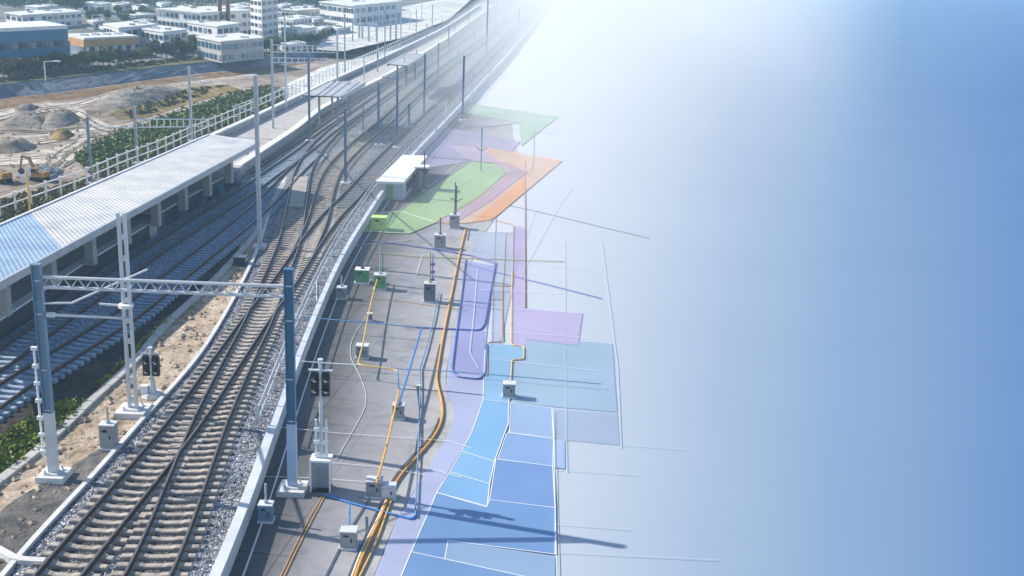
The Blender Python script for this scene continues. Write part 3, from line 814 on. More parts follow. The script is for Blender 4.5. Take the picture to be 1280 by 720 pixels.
far_masts = [  # base, top row, width, colour, brackets, words that tell it apart
 ((325, 310), 95, 0.34, steel_l, ((.80, -1, 1.6),), 'tall pale mast between the platform roof end and the ballast kerb'),
 ((432, 231), 136, 0.30, steel_b, (), 'short blue mast on a pale pad between the curved tracks'),
 ((115, 232), 147, 0.26, steel_b, (), 'short blue mast rising behind the white ribbed roof, nearest the digger'),
 ((172, 206), 134, 0.28, steel, (), 'short grey mast behind the ribbed roof beside the green scrub'),
 ((240, 178), 84, 0.30, steel_l, ((.85, 1, 1.6),), 'tall pale mast behind the ribbed roof standing in front of the scrub'),
 ((342, 172), 50, 0.30, steel_l, ((.5, 1, 2.4),), 'tallest pale mast right of the scrub, at the left end of two lattice beams'),
 ((358, 148), 20, 0.22, pale, (), 'thin pale mast just right of the tallest scrub-side mast'),
 ((387, 178), 68, 0.30, steel_b, (), 'blue mast in front of the small flat platform roof'),
 ((422, 135), 38, 0.26, pale, (), 'pale mast at the right corner of the small flat platform roof'),
 ((431, 92), 18, 0.26, steel, (), 'grey mast rising behind the railing, past the pale yard'),
 ((441, 60), 24, 0.30, steel, (), 'slim mast in the pale forecourt, left of the row there'),
 ((454, 168), 128, 0.14, steel, (), 'thin short mast among the sandy ground between far tracks'),
 ((473, 183), 104, 0.30, bluep if False else steel_b, (), 'blue mast standing close left of an equally tall one between far tracks'),
 ((496, 186), 90, 0.28, steel_b, ((.9, -1, 1.6),), 'tall slim blue mast, right one of the close pair between far tracks'),
 ((472, 98), 57, 0.26, steel, (), 'mast beside the far platform edge left of the far tracks'),
 ((481, 84), 14, 0.24, steel, (), 'tall thin mast standing over the far platform'),
 ((511, 160), 130, 0.34, steel_b, (), 'stubby blue mast between two far tracks'),
 ((530, 146), 68, 0.30, steel_b, (), 'blue mast on the far track beside the parapet'),
 ((547, 116), 54, 0.26, steel_l, (), 'pale slim mast standing between the far tracks in thin haze'),
 ((578, 152), 70, 0.30, blues, (), 'blue mast at the left corner of the green zone panel'),
 ((607, 92), 0, 0.30, steel_l, (), 'pale mast over the far parapet, nearly lost in haze'),
 ((560, 82), 32, 0.24, steel_l, (), 'pale thin mast among the hazy tracks near the top'),
 ((501, 60), 5, 0.28, steel_l, (), 'hazy mast in front of the pale forecourt at the top'),
 ((520, 52), 12, 0.26, steel_l, (), 'hazy slim mast beside the farthest tracks'),
 ((540, 42), 6, 0.26, steel_l, (), 'farthest faint mast left of the vanishing tracks'),
 ((647, 62), 10, 0.26, pale, (), 'faint white mast outside the far parapet'),
 ((470, 47), 21, 0.26, steel, (), 'slim mast in the pale forecourt beside a goal-shaped frame'),
]
FM = {}
for bs, ty, w, m_, br, lb in far_masts:
    r_, p_, h_ = mast(bs, ty, w, lb, m=m_, brackets=br, foot=(bs[1] > 150))
    FM[bs[0]] = (p_, h_)
rf_ = random.Random(31)
faint = sorted([(445, 40, 12), (462, 34, 10), (478, 40, 16), (492, 30, 6), (512, 44, 14), (527, 30, 4), (533, 62, 30), (552, 52, 24), (568, 60, 32), (585, 48, 16), (592, 70, 36), (618, 60, 28), (630, 40, 10), (572, 100, 62), (612, 110, 70), (590, 128, 88), (545, 172, 130), (455, 110, 70), (505, 118, 72), (520, 100, 62)])
for k, (x, yb, yt) in enumerate(faint):
    mast((x, yb), yt, .2, 'thin pale mast fading in the haze, %s from the left of such masts' % ORD[k], 'thin pale masts in the haze', m=pale, foot=False)
# beams between far masts
def beam(A, B, dep, label, n=10, verts=True, m=steel_l):
    root = empty('lattice_beam', A); tag(root, label, 'lattice beam', None); o = A
    for k, nm in ((0, 'top_chord'), (-dep, 'bottom_chord')):
        mb = MB(); mb.tube([Vector((0, 0, k)), B - A + Vector((0, 0, k))], 0.06, 6); mb.build(nm, m, root)
    for i in range(1, n):
        q_ = (B - A) * (i / n)
        mb = MB(); mb.tube([q_, q_ + Vector((0, 0, -dep))], 0.05, 6); mb.build('web', m, root)
def tp(k, y):
    p, h = FM[k]; return Vector((p.x, p.y, p.z + HT(p, y)))
pA, pB = tp(172, 149), tp(240, 149)
beam(pA, pB + (pB - pA) * 0.45, 0.75, 'lattice beam crossing in front of the green scrub between two masts', 12)
a_ = tp(342, 56); c_ = tp(422, 58); beam(a_, c_, 0.75, 'upper lattice beam from the tallest scrub-side mast to the flat roof mast', 12)
a_ = tp(342, 72); c_ = tp(422, 74) - Vector((0, 0, 0)); beam(a_, a_.lerp(c_, .9), 0.5, 'lower lattice beam below the upper one beside the small flat roof', 10)
a_, c_ = tp(115, 158), tp(172, 160)
mb = MB(); mb.tube([a_, c_], 0.06, 6); tag(mb.build('tie_bar', steel_l), 'thin bar joining the two short masts behind the ribbed roof', 'tie bar')
a_, c_ = tp(240, 124), tp(325, 124)
mb = MB(); mb.tube([a_ + Vector((7, 0, 0)), c_], 0.05, 6); tag(mb.build('tie_bar', steel_l), 'thin bar reaching from the tall kerb-side mast over the scrub', 'tie bar')
# goal frames in the forecourt
for k, (x0, x1, yb, yt) in enumerate(((449, 453, 48, 30), (461, 471, 52, 30), (488, 495, 50, 24))):
    a_, c_ = G(x0, yb, PL), G(x1, yb, PL); h_ = HT(a_, yt)
    mb = MB(); mb.bar((0, 0, 0), (0, 0, h_), .35); mb.bar(c_ - a_, c_ - a_ + Vector((0, 0, h_)), .35); mb.bar((-.2, 0, h_), c_ - a_ + Vector((.2, 0, h_)), .35)
    tag(mb.build('portal_frame', steel, loc=a_), ['narrow', 'middle', 'right-hand'][k] + ' goal-shaped steel frame in the pale forecourt', 'portal frame', 'portal frames')

# ================================================================== SIGNALS AND CABINETS
def signal(base, top_y, head_y, label, z=0.0, cab=False, heads=2):
    p = G(*base, z); h = HT(p, top_y); root = empty('rail_signal', p); tag(root, label, 'signal', None)
    if cab:
        hc = HT(p, base[1] - 37)
        mb = MB(); mb.box((0, 0, hc / 2 + .1), (0.72, 0.55, hc - .2)); c = mb.build('cabinet', grey, root)
        mb = MB(); mb.box((0, 0, hc + .04), (0.84, 0.66, 0.09)); mb.build('lid', white, c)
        for sx in (-1, 1):
            mb = MB(); mb.box((sx * .39, -.29, hc / 2), (0.07, 0.07, hc + .08)); mb.build('corner_post', white, c)
        mb = MB(); mb.box((0.05, -.285, hc * .5), (0.42, 0.02, hc * .62)); mb.build('door', mat('door_grey', (0.22, 0.24, 0.27), 0.5), c)
        mb = MB(); mb.box((0, 0, 0.05), (0.8, 0.62, 0.1)); mb.build('plinth', black, c)
        for sx in (-1, 1):
            mb = MB(); mb.bar((sx * .21, 0, hc + .08), (sx * .21, 0, h * .55), 0.075); mb.build('ladder_rail', white, root)
        for zz in (hc + .2, hc + .75, hc + 1.3):
            if zz < h * .6: mb = MB(); mb.box((0, 0, zz), (0.56, 0.14, 0.12)); mb.build('bracket', white, root)
    else:
        mb = MB(); mb.tube([(0, 0, 0), (0, 0, .22)], 0.5, 12, True, 0.42); mb.build('base_pad', conc_l, root)
        mb = MB(); mb.box((-.32, -.12, 0.38), (0.34, 0.3, 0.4)); mb.build('relay_box', pale, root)
        mb = MB(); mb.tube([(0, 0, .22), (0, 0, .9)], 0.2, 10, True, 0.12); mb.build('collar', steel_l, root)
    mb = MB(); mb.tube([(0, 0, .2), (0, 0, h)], 0.085, 10, True, 0.07); mb.tube([(0, 0, h), (0, 0, h + .08)], 0.11, 10); mb.build('pole', steel_l, root)
    hz_ = HT(p, head_y)
    for sx in (-1, 1):
        mb = MB(); mb.box((sx * .22, 0.02, hz_), (0.30, 0.24, .9)); mb.box((sx * .22, 0.02, hz_ + .5), (.26, .2, .1)); hd = mb.build('signal_head', black, root)
        for k in (-.25, .22):
            mb = MB(); mb.tube([(sx * .225, -.11, hz_ + k), (sx * .225, -.125, hz_ + k)], 0.08, 12); mb.build('lamp', lens, hd)
            mb = MB()
            pts = [(sx * .225 + .13 * math.cos(a), -.1, hz_ + k + .13 * math.sin(a)) for a in [math.pi * i / 8 for i in range(9)]]
            mb.strip([Vector(q) for q in pts], [Vector((q[0], q[1] - .22, q[2] - .03)) for q in pts]); mb.build('hood', black, hd)
    mb = MB(); mb.box((0, 0.0, hz_ + .62), (0.95, 0.06, 0.06)); mb.build('crossarm', white if cab else steel, root)
    return root
signal((191, 495), 436, 458, 'black twin-headed rail signal on the sandy strip beside the twin-legged mast')
signal((402, 611), 451, 481, 'black twin-headed rail signal rising from a grey cabinet on the dark deck', DZ, cab=True)

def box_unit(c, w, h, label, body=grey, z=DZ, stem=0.0, base=True, cat='junction box', group='small equipment boxes on the deck', stem_m=steel, lidm=grey_l, dep=None):
    """c: pixel of the foot's centre; w, h in metres"""
    p = G(*c, z); root = empty('junction_box', p); tag(root, label, cat, group); dep = dep or w * .8
    z0 = 0.0
    if base:
        mb = MB(); mb.box((0, 0, 0.05), (w * 1.16, dep * 1.2, 0.10)); mb.build('plinth', lidm, root); z0 = .1
    mb = MB(); mb.box((0, 0, z0 + h / 2), (w, dep, h)); bd = mb.build('body', body, root)
    mb = MB(); mb.box((0, 0, z0 + h + .025), (w * 1.08, dep * 1.1, 0.05)); mb.build('lid', lidm, root)
    mb = MB(); mb.box((0, -dep / 2 - .008, z0 + h / 2), (w * .82, .014, h * .82)); dr = mb.build('door', body, root)
    mb = MB(); mb.box((w * .22, -dep / 2 - .03, z0 + h / 2), (.05, .03, .14)); mb.build('handle', black, dr)
    if h > .5:
        mb = MB(); mb.box((-w * .12, -dep / 2 - .02, z0 + h * .78), (w * .36, .012, h * .12)); mb.build('vent', black, dr)
    if stem:
        mb = MB(); mb.tube([(0, 0, z0 + h + .05), (0, 0, z0 + h + .16)], w * .16, 10); mb.tube([(0, 0, z0 + h + .1), (0, 0, z0 + h + stem)], 0.045, 8); mb.build('stem', stem_m, root)
    return root
bluebox = mat('blue_grey_box', (0.16, 0.25, 0.34), 0.5, 0.1, 0.12, 2)
box_unit((137, 560), .62, 1.0, 'grey box with a stub pipe on the sand beside the ballast kerb', z=0, stem=.8, group=None)
box_unit((301, 331), .8, .55, 'small dark box lying on sand at the upper end of the service strip', body=dglass, z=0, group=None, base=False, lidm=dglass)
box_unit((333, 651), .52, .62, 'blue-grey box with a slim stem between the white coping and the deck mast', body=bluebox, stem=.85)
box_unit((436, 684), .58, .62, 'grey box at the deck bottom with a blue pipe entering its lid')
box_unit((468, 620), .62, .62, 'grey box under the lower end of the straight orange pipe')
box_unit((486, 622), .55, .45, 'small pale box tucked right of the box under the orange pipe', body=grey_l)
box_unit((498, 523), .52, .60, 'grey box where the bright blue slanting pipe ends')
box_unit((453, 447), .62, .60, 'grey box with an orange pipe running over its front')
box_unit((462, 401), .32, .34, 'tiny grey box halfway up the amber pipe', stem=.0)
box_unit((427, 373), .60, .62, 'grey box with a stub pipe close to the white coping', stem=.75)
box_unit((537, 377), .68, 1.10, 'tall dark grey box in the middle of the deck under a violet post', body=mat('slate', (0.14, 0.15, 0.18), .5), stem=2.0, stem_m=olivep)
box_unit((453, 353), .85, .8, 'green box with a white lid and branching stem beside the coping', body=greenc, stem=1.9, stem_m=dkpipe, lidm=white)
box_unit((475, 361), .72, .85, 'green box with a tall slim post right of the white-lidded green box', body=greenc, stem=1.9)
box_unit((550, 310), .80, .90, 'grey box with a tall stem left of the far orange pipe end', body=grey, stem=1.3, stem_m=dkpipe)
box_unit((568, 285), .75, .95, 'grey box with a tall stem at the bottom edge of the orange zone', body=grey, stem=2.6, stem_m=dkpipe)
box_unit((636, 496), .60, .62, 'grey box standing alone on the blue tiles', body=grey, z=DZ)
box_unit((474, 287), 1.1, .9, 'lime green box on the green patch beside the coping', body=limec, stem=.0, lidm=limec)
box_unit((524, 486), .2, .15, 'tiny green fitting on the long steel-blue pipe', body=greenc, base=False)

# hut with a white roof on the deck, behind the green patch
A_ = G(472, 249, DZ); B_ = G(504, 250, DZ); C_ = G(532, 217, DZ)
root = empty('equipment_hut', B_); tag(root, 'white roofed equipment hut on the deck against the parapet', 'hut')
hh = 1.45
mb = MB()
D_ = A_ + C_ - B_
mb.prism([((v - B_).x, (v - B_).y) for v in (A_, B_, C_, D_)], 0.0, hh); mb.build('wall', mat('hut_wall', (0.50, 0.52, 0.58), .7, 0, .1, 1), root)
mb = MB(); cc = (A_ + C_) / 2 - B_
mb.prism([((v - B_ - cc) * 1.08 + cc).to_2d()[:] for v in (A_, B_, C_, D_)], hh + .003, hh + .22); mb.build('roof', pale, root)
for i in range(3):
    t0, t1 = .12 + i * .3, .32 + i * .3
    q0, q1 = (B_.lerp(C_, t0) - B_), (B_.lerp(C_, t1) - B_); d_ = (C_ - B_).normalized(); nrm = Vector((d_.y, -d_.x, 0)) * .03
    mb = MB(); mb.bar(q0 + nrm + Vector((0, 0, .8)), q1 + nrm + Vector((0, 0, .8)), .05, .8); mb.build('window', dglass, root)
q0, q1 = A_.lerp(B_, .35) - B_, A_.lerp(B_, .6) - B_
mb = MB(); mb.bar(q0 + Vector((0, -.03, .62)), q1 + Vector((0, -.03, .62)), .05, 1.2); mb.build('door', greenc, root)
# dark kiosk right of it
p = G(527, 236, DZ); root = empty('kiosk', p); tag(root, 'narrow dark violet kiosk right of the white roofed hut', 'kiosk')
mb = MB(); mb.box((0, 0, 1.0), (1.1, 1.1, 2.0)); mb.build('body', mat('slate_violet', (0.16, 0.14, 0.22), .6), root)
mb = MB(); mb.box((0, 0, 2.05), (1.3, 1.3, .12)); mb.build('roof', pale, root)
mb = MB(); mb.box((0.1, -.56, 1.0), (.6, .03, 1.6)); mb.build('door', grey, root)

# ================================================================== PIPES AND POSTS OF THE DECK
def pipe(pts, r, m, label, z=None, sp=False, knees=True, zs=None, name='pipe', cat='pipe'):
    r = r * .62
    z = DZ + r + .02 if z is None else z
    P = [G(q[0], q[1], (z if len(q) < 3 else DZ + q[2])) for q in pts]
    if sp: P = smooth(spline(P, 0.35), 3)
    root = empty(name, P[0]); tag(root, label, cat); o = P[0]
    mb = MB(); 
    if sp or len(P) == 2: mb.tube([q - o for q in P], r, 8)
    else:
        Q = [P[0]]
        for i in range(1, len(P) - 1):      # round each bend
            a, c, e = P[i - 1], P[i], P[i + 1]
            k = min(.35, (a - c).length * .3, (e - c).length * .3)
            A, B = c + (a - c).normalized() * k, c + (e - c).normalized() * k
            for t in (0, .25, .5, .75, 1): Q.append(A * (1 - t) ** 2 + c * 2 * t * (1 - t) + B * t * t)
        Q.append(P[-1]); mb.tube([q - o for q in Q], r, 8)
    mb.build('run', m, root)
    # collars where lengths join
    acc = 0; L = resample(P, 5.5)
    for i in range(1, min(len(L) - 1, 14)):
        d = (L[i] - L[i - 1]).normalized() if not sp else None
        j = min(range(len(P) - 1), key=lambda k: abs((P[k] - L[i]).length + (P[k + 1] - L[i]).length - (P[k + 1] - P[k]).length))
        d = (P[j + 1] - P[j]).normalized()
        mb = MB(); mb.tube([L[i] - o - d * .09, L[i] - o + d * .09], r * 1.35, 10); mb.build('collar', m, root)
    return root
pipe([(441, 728), (455, 690), (474, 650), (487, 618), (500, 595), (522, 570), (543, 545), (553, 522), (552, 500), (546, 475), (549, 450), (556, 410), (566, 360), (574, 320), (582, 287)], .085, orange, 'thick orange pipe winding the whole length of the deck', sp=True)
pipe([(432, 728), (448, 690), (468, 645), (483, 613), (497, 590), (519, 566), (540, 542), (549, 522)], .05, dkpipe, 'dark pipe hugging the left side of the winding orange pipe', sp=True)
pipe([(437, 728), (452, 688), (471, 650), (484, 622), (490, 612)], .055, white, 'short white pipe squeezed between the dark and the orange pipe', z=DZ + .05, sp=True)
pipe([(446, 728), (470, 678), (483, 642), (492, 618)], .06, amber, 'amber pipe rising to the small pale box beside the orange pipe', sp=True)
pipe([(470, 606), (484, 556), (499, 487)], .075, orange, 'straight orange pipe dropping to a grey box', z=DZ + .86)
pipe([(499, 490), (497, 462), (447, 456), (454, 428), (460, 395), (467, 365), (474, 340)], .06, amber, 'stepped orange pipe running up past two grey boxes', z=DZ + .75)
pipe([(498, 506), (512, 462), (527, 410)], .085, bluep, 'bright blue pipe slanting up the middle of the deck', z=DZ + .8)
pipe([(498, 486), (497, 462)], .05, bluep, 'short blue stub where the stepped pipe turns down', z=DZ + .8)
pipe([(519, 645), (523, 560), (525, 490), (525, 460), (533, 435), (543, 395), (549, 365)], .055, blues, 'long steel-blue pipe right of the bright blue one', z=DZ + .12)
pipe([(404, 618), (437, 628), (480, 640), (516, 649), (521, 640)], .07, bluep, 'blue pipe crossing the bottom of the deck from the signal cabinet')
pipe([(437, 628), (437, 640), (437, 664)], .06, bluep, 'short blue branch dropping into the bottom grey box', z=DZ + .5)
pipe([(350, 722), (370, 680), (388, 645), (405, 616)], .035, brown, 'pair-thin orange cable running down left from the signal cabinet', name='cable', cat='cable')
pipe([(354, 722), (374, 680), (392, 645), (408, 616)], .03, amber, 'second orange cable lying just right of the thin one from the cabinet', name='cable', cat='cable')
pipe([(406, 722), (432, 670), (468, 612)], .04, dkpipe, 'thin dark cable running down from the box under the orange pipe', name='cable', cat='cable')
pipe([(377, 396), (430, 401), (460, 403), (520, 409)], .06, blues, 'pale blue bar reaching from the coping across the deck', z=DZ + .75)
pipe([(370, 451), (410, 454), (447, 456)], .04, white, 'white bar from the coping to the stepped orange pipe', z=DZ + .75)
pipe([(520, 409), (600, 413), (606, 405), (612, 370), (620, 328), (592, 320), (560, 314), (500, 305), (440, 298)], .075, indigo, 'indigo loop pipe turning round the lavender panel')
pipe([(582, 324), (577, 370), (570, 420), (565, 462), (572, 471), (600, 474), (607, 465), (609, 430)], .075, indigo, 'indigo U-shaped pipe inside the loop')
pipe([(447, 456), (497, 461), (560, 464), (660, 472), (752, 480)], .04, blues, 'long thin blue pipe reaching out onto the pale blue tiles', z=DZ + .3)
pipe([(499, 486), (560, 489), (606, 494)], .03, dkpipe, 'thin dark pipe crossing below the U-shaped pipe')
pipe([(462, 373), (500, 376), (540, 382), (585, 388)], .03, brown, 'thin brown pipe crossing the deck between the box rows')
pipe([(470, 316), (520, 321), (580, 323), (640, 325), (705, 327)], .045, olivep, 'olive yellow pipe crossing the deck top')
pipe([(577, 327), (620, 340), (690, 357), (752, 373)], .05, indigo, 'slanting blue pipe reaching far out over the pale floor')
pipe([(554, 278), (586, 286), (584, 300)], .05, brown, 'short copper pipe bend below the orange zone')
pipe([(600, 250), (662, 262), (720, 276), (812, 298)], .035, dkpipe, 'thin dashed-looking grey line running out past the orange zone', z=DZ + .03)
pipe([(602, 185), (656, 200), (656, 300), (656, 362), (656, 385)], .05, brown, 'copper pipe dropping from the orange zone to the violet panel')
pipe([(619, 275), (642, 281), (641, 358), (616, 357)], .05, brown, 'copper pipe making a bracket shape right of the indigo loop')
pipe([(632, 292), (630, 340), (627, 375), (612, 374)], .04, brown, 'inner copper pipe beside the bracket-shaped one')
pipe([(628, 362), (628, 427), (610, 428), (609, 470)], .05, brown, 'stepped copper pipe beside the blue tiles')
pipe([(640, 340), (639, 431), (655, 433), (655, 449), (640, 450), (638, 484)], .055, amber, 'amber stepped pipe ending at the lone grey box')
pipe([(619, 240), (619, 290), (617, 340), (615, 430)], .03, violet, 'thin violet pipe right of the indigo loop')
pipe([(601, 180), (601, 159), (625, 157), (650, 153)], .05, blues, 'small blue pipe bracket on the green zone')
pipe([(667, 152), (667, 205), (664, 214)], .03, blues, 'thin vertical-looking line below the green zone tip', z=DZ + .05)
pipe([(392, 345), (352, 352)], .03, pale, 'short white strut at the parapet', z=.3) if False else None
pipe([(452, 640), (444, 652)], .04, dkpipe, 'x') if False else None
# white pencil-thin cables on the deck
pipe([(420, 575), (440, 540), (456, 510), (457, 490), (449, 468), (438, 445), (441, 422), (455, 400), (463, 385)], .018, white, 'thin white cable snaking up the dark deck', sp=True, name='cable', cat='cable')
pipe([(396, 350), (394, 405), (378, 450), (356, 500), (344, 545)], .035, pale, 'thin white cable lying on the ballast beside the coping', z=.06, sp=True, name='cable', cat='cable')
pipe([(-20, 528), (40, 487), (92, 447), (150, 407), (200, 374), (235, 350)], .035, pale, 'pale blue cable along the foot of the shaded ballast', z=.02, sp=True, name='cable', cat='cable')
# violet post with fittings
p = G(540, 372, DZ); root = empty('violet_post', p); tag(root, 'violet post with clamps beside the tall dark grey box', 'post')
mb = MB(); mb.tube([(0, 0, 0), (0, 0, 2.9)], .07, 8); mb.build('pole', violet, root)
for k in (1.2, 1.7, 2.2): mb = MB(); mb.box((0, 0, k), (.3, .2, .12)); mb.build('clamp', indigo, root)
for (x, yb, yt, lb, m_) in ((530, 238, 190, 'rosy thin post behind the white roofed hut', rust), (601, 214, 160, 'thin teal post standing on the lime zone', blues), (478, 355, 316, 'green slim post above the green boxes', greenc), (557, 160, 128, 'faint thin post where the far tracks fade', pale), (570, 268, 232, 'thin dark post rising from the box by the orange zone', dkpipe)):
    p = G(x, yb, DZ); h_ = HT(p, yt); root = empty('thin_post', p); tag(root, lb, 'post')
    mb = MB(); mb.tube([(0, 0, 0), (0, 0, h_)], .07, 8, True, .05); mb.build('pole', m_, root)
    mb = MB(); mb.box((0, 0, .06), (.4, .4, .12)); mb.build('foot_plate', grey_l, root)
    mb = MB(); mb.tube([(-.5, 0, h_ * .55), (0, 0, h_ * .47), (.5, 0, h_ * .55)], .04, 6); mb.build('arm', m_, root)

# ================================================================== ZONE PANELS (thin tinted sheets laid on the floor)
PANELS = []
def panel(pts, c, alpha, lvl, label, edge=None, er=.035, closed=True):
    z = DZ + 0.012 + lvl * 0.006
    P = gp(pts, z); o = P[0]
    root = empty('zone_panel', o); tag(root, label, 'zone panel', 'tinted zone panels on the floor')
    mb = MB(); mb.prism([((q - o).x, (q - o).y) for q in P], 0, 0.006)
    mb.build('sheet', acrylic('tint_%d_%d_%d_%d' % tuple(int(v * 100) for v in (*c, alpha)), c, alpha), root)
    if edge is not None:
        mb = MB(); L = [q - o + Vector((0, 0, .012)) for q in P]; L = L + [L[0]] if closed else L
        PANELS.append(1); hj = .008 + .0011 * len(PANELS)
        for a, e in zip(L, L[1:]): mb.bar(a, e, er * 1.5, hj)
        mb.build('border', edge, root)
    return root
TILE = white
panel([(467, 722), (495, 652), (535, 585), (560, 545), (568, 520), (563, 500), (557, 485), (561, 445), (570, 400), (580, 362), (640, 362), (612, 380), (606, 440), (604, 500), (590, 540), (560, 590), (545, 618), (514, 690), (500, 724)], (0.46, 0.50, 0.70), .75, 0, 'long lavender strip between the grey deck and the blue tiles')
panel([(514, 690), (546, 616), (608, 634), (612, 625), (694, 635), (694, 693), (560, 676), (556, 699)], (0.18, 0.33, 0.60), .85, 1, 'largest deep blue tile at the bottom', TILE, .022)
panel([(500, 724), (514, 690), (556, 699), (670, 724)], (0.19, 0.34, 0.60), .8, 1, 'deep blue tile cut off by the picture bottom', TILE, .022)
panel([(556, 699), (560, 676), (694, 695), (694, 724), (672, 724)], (0.30, 0.43, 0.62), .85, 1, 'pale slate blue tile below the deep blue one')
panel([(546, 616), (562, 590), (612, 605), (609, 633)], (0.22, 0.43, 0.68), .9, 1, 'small sky blue tile, lowest of the slanting column', TILE, .022)
panel([(562, 590), (577, 564), (618, 577), (612, 605)], (0.24, 0.45, 0.70), .9, 1, 'middle sky blue tile of the slanting column', TILE, .022)
panel([(577, 564), (590, 540), (604, 500), (636, 503), (635, 530), (618, 577)], (0.23, 0.45, 0.70), .9, 1, 'tallest sky blue tile at the head of the slanting column', TILE, .022)
panel([(604, 500), (606, 440), (612, 430), (640, 431), (655, 433), (655, 449), (640, 450), (636, 503)], (0.28, 0.48, 0.68), .85, 2, 'light blue stepped tile above the slanting column', TILE, .022)
panel([(636, 541), (692, 549), (691, 583), (622, 574), (633, 543)], (0.26, 0.40, 0.66), .85, 1, 'slate blue tile in the right column, upper one of the pair', TILE, .022)
panel([(620, 574), (691, 583), (694, 635), (612, 625)], (0.19, 0.32, 0.60), .85, 1, 'dark slate blue tile in the right column directly above the largest', TILE, .022)
panel([(638, 503), (690, 510), (692, 548), (637, 541)], (0.34, 0.46, 0.68), .85, 1, 'pale blue tile right of the slanting column head', TILE, .022)
panel([(657, 420), (765, 429), (771, 515), (690, 508), (640, 502), (642, 452), (657, 450)], (0.40, 0.56, 0.72), .42, 1, 'broad pale aqua tile behind the lone grey box')
panel([(692, 510), (771, 516), (774, 556), (706, 550), (692, 548)], (0.42, 0.53, 0.70), .3, 1, 'pale blue tile at the outer edge of the tile field')
panel([(692, 549), (706, 550), (706, 586), (692, 584)], (0.40, 0.54, 0.74), .7, 1, 'narrow upright blue tile at the outer edge')
panel([(641, 282), (656, 284), (656, 385), (728, 391), (722, 432), (657, 424), (657, 432), (640, 431)], (0.60, 0.50, 0.76), .45, 3, 'violet L-shaped panel beside the copper pipes')
panel([(585, 326), (618, 332), (605, 408), (607, 470), (570, 466), (567, 455)], (0.42, 0.44, 0.74), .5, 2, 'lavender panel inside the indigo loop pipe')
panel([(588, 290), (656, 290), (640, 360), (625, 430), (612, 430), (616, 330), (590, 322)], (0.52, 0.58, 0.70), .5, 1, 'faint blue-grey panel under the copper pipes')
panel([(578, 128), (697, 146), (652, 182), (650, 154), (560, 137)], (0.50, 0.70, 0.48), .42, 3, 'pale green angular panel farthest from the camera', greenc, .03)
panel([(535, 158), (560, 160), (650, 177), (636, 193), (600, 200), (500, 215), (500, 190)], (0.50, 0.45, 0.68), .45, 2, 'purple panel below the pale green one', violet, .03)
panel([(598, 183), (702, 201), (614, 275), (580, 279), (540, 278), (575, 262), (632, 224), (636, 210), (620, 199)], (0.86, 0.58, 0.42), .5, 4, 'pale orange angular panel pointing right', orange, .035)
panel([(656, 222), (658, 238), (614, 274), (590, 277)], (0.88, 0.44, 0.16), .6, 6, 'strong orange wedge along the front edge of the orange panel')
panel([(560, 180), (598, 184), (620, 200), (660, 215), (612, 252), (575, 275), (545, 278), (600, 245), (633, 216), (618, 204), (590, 202)], (0.64, 0.50, 0.62), .5, 5, 'rosy band between the lime and the orange panels', violet, .03)
panel([(590, 202), (618, 204), (633, 216), (600, 245), (545, 278), (512, 292), (480, 291), (500, 265), (535, 238)], (0.48, 0.68, 0.32), .52, 6, 'bright lime panel with a rounded right end', greenc, .04)
panel([(452, 289), (465, 267), (500, 264), (545, 278), (512, 292)], (0.30, 0.50, 0.22), .45, 5, 'dull green patch beside the coping under the lime box', white, .03)
# painted survey lines on the deck and floor
def lines(name, L, w, m, dz):
    mb = MB()
    for k, ln in enumerate(L):
        for a, e in zip(ln, ln[1:]): mb.bar(G(*a, DZ + dz + k * .0004), G(*e, DZ + dz + k * .0004), w, .008)
    structure(name, mb, m)
lines('survey_line_markings', [[(300, 595), (390, 597), (470, 603)], [(352, 534), (420, 541), (560, 551), (590, 560)], [(414, 578), (470, 583), (530, 593)], [(535, 585), (577, 597)], [(460, 340), (520, 344), (528, 318)],
           [(600, 362), (700, 366)], [(607, 384), (728, 391)], [(605, 413), (735, 422)], [(608, 448), (745, 463)], [(692, 512), (694, 640), (696, 722)],
           [(420, 305), (440, 307), (600, 290)], [(455, 268), (500, 264), (590, 205), (625, 175)], [(500, 262), (560, 215), (600, 180), (640, 150)], [(480, 290), (560, 240), (640, 190)],
           [(597, 335), (592, 395), (587, 440), (598, 460)], [(540, 160), (590, 118), (640, 80)], [(570, 165), (620, 120), (665, 85)], [(600, 100), (640, 104)], [(575, 120), (640, 126)]], .024, white, .078)
lines('faint_line_markings', [[(706, 300), (706, 420), (708, 590)], [(752, 300), (762, 380), (772, 460), (776, 560)], [(670, 262), (656, 300), (648, 345)], [(694, 655), (790, 662)], [(697, 146), (760, 160)],
           [(660, 226), (760, 243)], [(645, 295), (735, 312)], [(656, 330), (740, 338)], [(694, 587), (800, 594)], [(776, 556), (860, 562)], [(650, 345), (700, 255), (715, 235)], [(694, 690), (900, 700)]], .020, mat('faint_line', (0.55, 0.62, 0.70), .6, 0, .03), .03)

# railing along the parapet, track side
pr = resample([p.copy() for p in offset(cope, -0.55)], 2.2)
pr = [p for p in pr if 45 < p.y < 200]
root = empty('parapet_railing', (pr[0].x, pr[0].y, 0)); tag(root, 'slender blue-white railing standing inside the coping of the main tracks', 'railing')
o = Vector((pr[0].x, pr[0].y, 0)); post = None
for p in pr[:95]:
    if post is None:
        mb = MB(); mb.box((0, 0, .55), (.07, .07, 1.1)); mb.bar((0, 0, .9), (-.35, 0, 0.0), .05); post = mb.build('post', steel_l, root); s = post
    else: s = post.copy(); COL.objects.link(s); s.parent = root
    s.location = Vector((p.x, p.y, 0)) - o
for h_ in (.55, 1.05):
    mb = MB(); mb.tube([Vector((p.x, p.y, h_)) - o for p in pr], .03, 6); mb.build('rail', steel_l, root)

